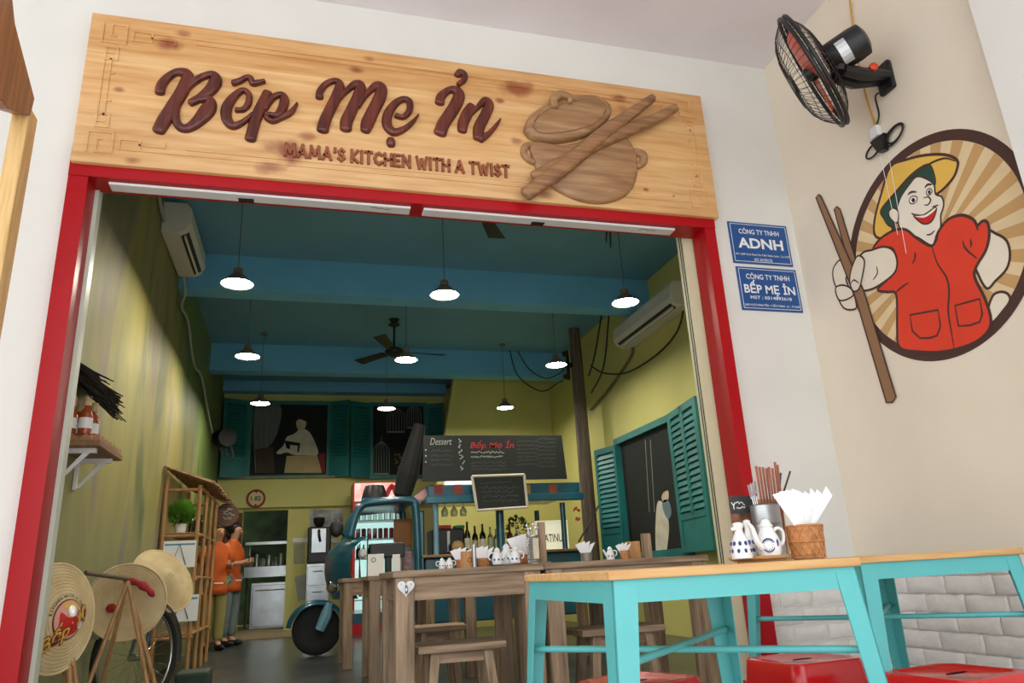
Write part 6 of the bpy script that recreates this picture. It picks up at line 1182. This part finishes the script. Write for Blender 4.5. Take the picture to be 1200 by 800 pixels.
# ------------------------------------------------------------------ kitchen doorway
dl = thing('brown_door', 'narrow brown wooden door leaf standing open at the kitchen doorway', 'door', (DX0, YB-.2, .07)); M_dw = wood('door_wood', (128, 88, 62), (92, 60, 42), 2, 3, .5)
MB().hexa([(DX0-.22, YB-.30, .071), (DX0, YB-.03, .071), (DX0-.03, YB-.01, .071), (DX0-.25, YB-.28, .071)], [(DX0-.22, YB-.30, DZ-.03), (DX0, YB-.03, DZ-.03), (DX0-.03, YB-.01, DZ-.03), (DX0-.25, YB-.28, DZ-.03)]).build('leaf', M_dw, dl); MB().ball((DX0-.19, YB-.30, .95), .025, 10, 6).build('knob', M_chrome, dl, smooth='all')
M_ss = pm('stainless_steel', (188, 192, 192), .25, .9, .12, 5, bump=.1, bscale=6)
kf = thing('steel_cabinet', 'stainless steel kitchen cabinet with wrinkled shiny door in the doorway', 'cabinet', (-.55, 13.2, .07)); kx0, kx1 = at(292, 720, y=13.1).x, at(338, 720, y=13.1).x; kz = at(315, 682, y=13.1).z
MB().rbox((kx0, 13.12, .07), (kx1, 13.6, kz), .01).build('body', M_ss, kf); MB().rbox((kx0+.03, 13.10, .10), (kx1-.03, 13.12, kz-.04), .008).build('door', M_ss, kf); MB().tube([(kx0+.08, 13.08, kz-.12), (kx1-.08, 13.08, kz-.12)], .010, 6).build('handle', M_chrome, kf)
for (pa, pb, nm, lb) in ((663, 676, 'steel_counter', 'stainless steel counter shelf above the steel cabinet in the doorway'), (634, 638, 'steel_shelf', 'thin steel wall shelf high in the kitchen doorway')):
    z0_, z1_ = at(315, pb, y=13.15).z, at(315, pa, y=13.15).z; xx0, xx1 = at(286, 660, y=13.15).x, at(340, 660, y=13.15).x
    t = thing(nm, lb, 'counter' if nm == 'steel_counter' else 'shelf', (-.5, 13.2, z0_)); MB().rbox((xx0, 13.15, z0_), (xx1, 13.7, z1_), .006).build('top', M_ss, t)
    if nm == 'steel_counter':
        for x in (xx0+.03, xx1-.03): MB().tube([(x, 13.66, .07), (x, 13.66, z0_)], .02, 8).build('leg', M_ss, t)
    else:
        for x in (xx0+.05, xx1-.05): MB().box((x-.01, 13.68, z0_-.15), (x+.01, 15.0, z0_)).build('bracket', M_ss, t)
zj = at(315, 663, y=13.15).z
for i, px in enumerate((294, 301, 308, 315, 322, 329)): c = Vector((at(px, 655, y=13.3).x, 13.3, zj+.001)); h = (.16, .2, .13, .18, .15, .2)[i]; tag(MB().lathe([(0, 0), (.04, 0), (.042, h*.75), (.03, h*.85), (.03, h), (0, h)], c, 14).build('kitchen_jar', (M_bc, M_tin)[i % 2], smooth=True), ('clear glass jar on the steel counter in the kitchen', 'grey tin jar on the steel counter in the kitchen')[i % 2], 'jar', 'jars on the kitchen counter')
# unseen tube lamp added to brighten the kitchen
kl = thing('kitchen_fill_lamp', 'added tube lamp out of view, brightening the kitchen behind the doorway', 'lamp', (-.5, 13.3, 2.56)); MB().rbox((-.9, 12.9, 2.57), (-.1, 13.0, 2.60), .01).build('housing', M_white, kl); MB().tube([(-.88, 12.95, 2.55), (-.12, 12.95, 2.55)], .016, 8).build('tube', pm('kitchen_fill_glow', (240, 250, 244), .5, var=0, emit=14), kl)
# ------------------------------------------------------------------ machines and papers beside the door
ym = YB-.45; cx0, cx1 = at(358, 690, y=ym).x, at(386, 690, y=ym).x; cz = at(370, 660, y=ym).z
fc_ = thing('steel_drawer_cabinet', 'pale steel drawer cabinet against the yellow wall behind the truck', 'cabinet', ((cx0+cx1)/2, ym+.2, 0)); MB().rbox((cx0, ym, 0), (cx1, YB-.02, cz), .01).build('body', M_ss, fc_)
for k in range(3): z0_ = .1+k*(cz-.12)/3; d_ = MB().rbox((cx0+.02, ym-.012, z0_), (cx1-.02, ym+.002, z0_+(cz-.12)/3-.02), .006).build('drawer', M_ss, fc_); MB().tube([(cx0+.1, ym-.03, z0_+.2), (cx1-.1, ym-.03, z0_+.2)], .008, 6).build('handle', M_chrome, d_)
cm = thing('coffee_grinder', 'black coffee machine with shiny front standing on the drawer cabinet', 'coffee machine', ((cx0+cx1)/2, ym+.15, cz)); mz = at(370, 617, y=ym).z; MB().rbox((cx0+.01, ym+.02, cz), (cx1+.01, ym+.32, mz), .02).build('body', M_black, cm); MB().rbox((cx0+.06, ym+.0, cz+.15), (cx1-.06, ym+.02, mz-.02), .01).build('front_panel', M_ss, cm); MB().tube(catmull([((cx0+cx1)/2, ym-.02, mz-.05), ((cx0+cx1)/2, ym-.05, mz-.12), ((cx0+cx1)/2+.02, ym-.03, mz-.22)], 4), .02, 8).build('spout', M_black, cm, smooth='all')
MB().lathe([(.04, 0), (.08, .06), (.09, .14), (.03, .16), (0, .16)], ((cx0+cx1)/2, ym+.17, mz), 16).build('hopper', M_black, cm, smooth=True)
def paper(label, c4, y, mat, cat='paper', name='wall_paper_sheet'):
    Q = [at(*p, y=y) for p in c4]; return tag(MB().prism(Q, (0, .004, 0)).build(name, mat), label, cat)
paper('grey photograph print pinned to the wall above the coffee machine', [(363, 597), (402, 597), (402, 627), (363, 627)], YB-.005, pm('grey_photo', (190, 194, 192), .5, c2=(96, 100, 98), scale=7), 'photograph', 'wall_photograph'); paper('narrow white strip of paper on the wall behind the coffee machine', [(343, 630), (395, 631), (395, 636), (343, 635)], YB-.012, M_white); paper('faded paper sheet taped to the wall beside the coffee machine', [(344, 637), (357, 636), (357, 660), (344, 661)], YB-.005, pm('faded_paper', (176, 176, 140), .7, var=.1)); paper('tilted grey paper sheet taped to the wall beside the drawer cabinet', [(345, 676), (358, 672), (361, 700), (349, 705)], YB-.005, pm('grey_paper', (168, 170, 158), .7, var=.1))
# ------------------------------------------------------------------ people
def skin_mesh(verts, edges, radii, root=0, sub=2):
    me = bpy.data.meshes.new('figure'); me.from_pydata(verts, edges, []); o = bpy.data.objects.new('figure', me); col.objects.link(o); o.modifiers.new('s', 'SKIN'); 
    for i, r_ in enumerate(radii): sv = me.skin_vertices[0].data[i]; sv.radius = r_ if isinstance(r_, tuple) else (r_, r_); sv.use_root = (i == root)
    s_ = o.modifiers.new('u', 'SUBSURF'); s_.levels = sub; s_.render_levels = sub; o.modifiers['s'].use_smooth_shade = True
    dg = bpy.context.evaluated_depsgraph_get(); e = bpy.data.meshes.new_from_object(o.evaluated_get(dg)); vs = [v.co.copy() for v in e.vertices]; fs = [list(p.vertices) for p in e.polygons]
    bpy.data.objects.remove(o); bpy.data.meshes.remove(e); bpy.data.meshes.remove(me); return vs, fs
M_skin = pm('skin', (206, 156, 124), .55, var=.05, scale=8); M_hair = pm('black_hair', (22, 18, 18), .45); M_oran = pm('orange_cloth', (214, 98, 34), .8, var=.1, scale=8, bump=.2, bscale=12); M_trou = pm('grey_trousers', (112, 124, 122), .8, var=.1, scale=8); M_shoe = pm('black_shoe', (24, 24, 26), .5); M_trou2 = pm('khaki_trousers', (168, 158, 92), .8, var=.1)
def person(label, loc, face, H, tro, arms='phone'):
    t = thing('person', label, 'person', loc, None); k = H/1.56; Mx = Matrix.Translation(loc) @ Matrix.Rotation(face, 4, 'Z') @ Matrix.Scale(k, 4)
    V = []; E = []; Rr = []
    def v(p, r_, par=None): V.append(p); Rr.append(r_); i = len(V)-1; (E.append((par, i)) if par is not None else None); return i
    pel = v((0, 0, .84), (.11, .085)); wa = v((.0, 0, .97), (.10, .075), pel); ch = v((.0, 0, 1.14), (.12, .085), wa); up_ = v((.0, 0, 1.25), (.09, .07), ch); nk = v((.015, 0, 1.32), .045, up_); jw = v((.035, 0, 1.385), (.058, .062), nk); hd_ = v((.045, 0, 1.45), (.076, .088), jw); tp_ = v((.035, 0, 1.52), (.06, .065), hd_)
    for s_ in (-1, 1):
        sh = v((0, .15*s_, 1.235), .05, up_)
        pts = [((.03, .185*s_, 1.02), .04), ((.20, .10*s_, 1.02), .028), ((.245, .075*s_, 1.035), .026)] if arms == 'phone' or s_ > 0 else [((-.01, .20*s_, 1.0), .04), ((.05, .205*s_, .80), .028), ((.065, .20*s_, .745), .026)]
        p_ = sh
        for q, r_ in pts: p_ = v(q, r_, p_)
        wq_ = Vector(pts[-1][0]); d_ = (wq_-Vector(pts[-2][0])).normalized(); side = Vector((0, -s_, 0)) if abs(d_.z) < .7 else Vector((1, 0, 0))
        for f_ in range(4):
            a = wq_+d_*.045+Vector((0, 0, .014*(f_-1.5))) if abs(d_.z) < .7 else wq_+d_*.045+Vector((.014*(f_-1.5), 0, 0)); k1 = v(tuple(a), .010, p_); k2 = v(tuple(a+d_*.025+side*.012), .009, k1); v(tuple(a+d_*(.035-.004*abs(f_-1.5))+side*.03), .008, k2)
        tb = v(tuple(wq_+d_*.01+side*.02+Vector((0, 0, .02))), .010, p_); v(tuple(wq_+d_*.04+side*.028+Vector((0, 0, .028))), .009, tb)
        hp_ = v((0, .085*s_, .80), .085, pel); kn = v((.02, .09*s_, .45), .055, hp_); an = v((-.01, .09*s_, .09), .036, kn); v((.10, .095*s_, .035), (.034, .026), an)
    vs, fs = skin_mesh(V, E, Rr, 0, 2); body = MB().add([Mx @ q for q in vs], fs).build('body', M_skin, t, smooth='all')
    def part(name, VV, EE, RR, mat, sub=2): a, b = skin_mesh(VV, EE, RR, 0, sub); return MB().add([Mx @ q for q in a], b).build(name, mat, t, smooth='all')
    lv = [(1.325, .052, .055, .012), (1.295, .075, .105, .008), (1.262, .088, .155, 0), (1.20, .102, .172, 0), (1.10, .108, .158, 0), (.98, .102, .140, 0), (.86, .116, .158, 0), (.74, .128, .170, 0), (.67, .132, .176, 0), (.67, .122, .166, 0), (.80, .11, .15, 0)]; nn = 24; tm = MB()
    for (z, ra, rb_, ox) in lv: tm.v += [Vector((ox+ra*math.cos(2*math.pi*q/nn), rb_*math.sin(2*math.pi*q/nn), z)) for q in range(nn)]
    tm.f += [[i*nn+q, i*nn+(q+1) % nn, (i+1)*nn+(q+1) % nn, (i+1)*nn+q] for i in range(len(lv)-1) for q in range(nn)]
    for s_ in (-1, 1): tm.tube([(0, .125*s_, 1.225), (.008, .165*s_, 1.17), ((.022 if arms == 'phone' or s_ > 0 else -.005), .186*s_, 1.06)], [.062, .064, .060], 12)
    tm.v = [Mx @ q for q in tm.v]; tun = tm.build('orange_tunic', M_oran, t, smooth='all')
    part('trousers', [(0, 0, .84), (0, .085, .80), (.02, .09, .45), (-.01, .09, .10), (0, -.085, .80), (.02, -.09, .45), (-.01, -.09, .10)], [(0, 1), (1, 2), (2, 3), (0, 4), (4, 5), (5, 6)], [.10, .098, .074, .066, .098, .074, .066], tro)
    for s_ in (-1, 1): sh_ = MB().ball((.05, .095*s_, .038), (.125, .046, .040), 14, 8); sh_.v = [Mx @ Vector((q.x, q.y, max(q.z, .001))) for q in sh_.v]; sh_.build('shoe', M_shoe, t, smooth='all')
    hr = MB().ball((.018, 0, 1.475), (.098, .088, .088), 18, 10); hr.v = [q for q in hr.v]; hr.ball((-.085, 0, 1.50), (.045, .045, .045), 12, 8).ball((-.05, 0, 1.40), (.045, .07, .06), 12, 8)
    hv = []
    for q in hr.v:
        if q.x > .085 and q.z < 1.50: q = Vector((.06, q.y*.92, q.z))
        hv.append(Mx @ q)
    hr.v = hv; hr.build('hair', M_hair, t, smooth='all')
    fcm = MB()
    for s_ in (-1, 1): fcm.ball((.122, .032*s_, 1.452), (.007, .011, .006), 8, 5)
    fcm.v = [Mx @ q for q in fcm.v]; fcm.build('eyes', M_hair, t, smooth='all')
    ns = MB().ball((.130, 0, 1.43), (.014, .011, .018), 8, 6); ns.v = [Mx @ q for q in ns.v]; ns.build('nose', M_skin, t, smooth='all'); ml = MB().ball((.112, 0, 1.395), (.006, .020, .005), 8, 5); ml.v = [Mx @ q for q in ml.v]; ml.build('mouth', pm('lips', (168, 88, 80), .5), t, smooth='all')
    pk = MB().box((.115, -.06, .80), (.128, .06, .815)).box((-.04, -.172, .83), (.05, -.160, .845)); pk.v = [Mx @ q for q in pk.v]; pk.build('pocket_band', M_nap, tun)
    return t, Mx
pf = at(265, 757, z=0); P1, Mx1 = person('person in orange tunic and grey trousers looking down at a phone held in both hands', Vector((pf.x, pf.y, 0)), R(-28), 1.56, M_trou)
ph = MB().rbox((.285, -.06, 1.03), (.297, .06, 1.10), .004); ph.v = [Mx1 @ q for q in ph.v]; tag(ph.build('mobile_phone', M_black), 'dark phone held by the person in grey trousers', 'phone')
p2 = Vector((at(247, 745, y=10.15).x, 10.15, 0)); person('person in orange tunic and khaki trousers half hidden behind the bamboo rack', p2, R(-60), 1.50, M_trou2, 'down')
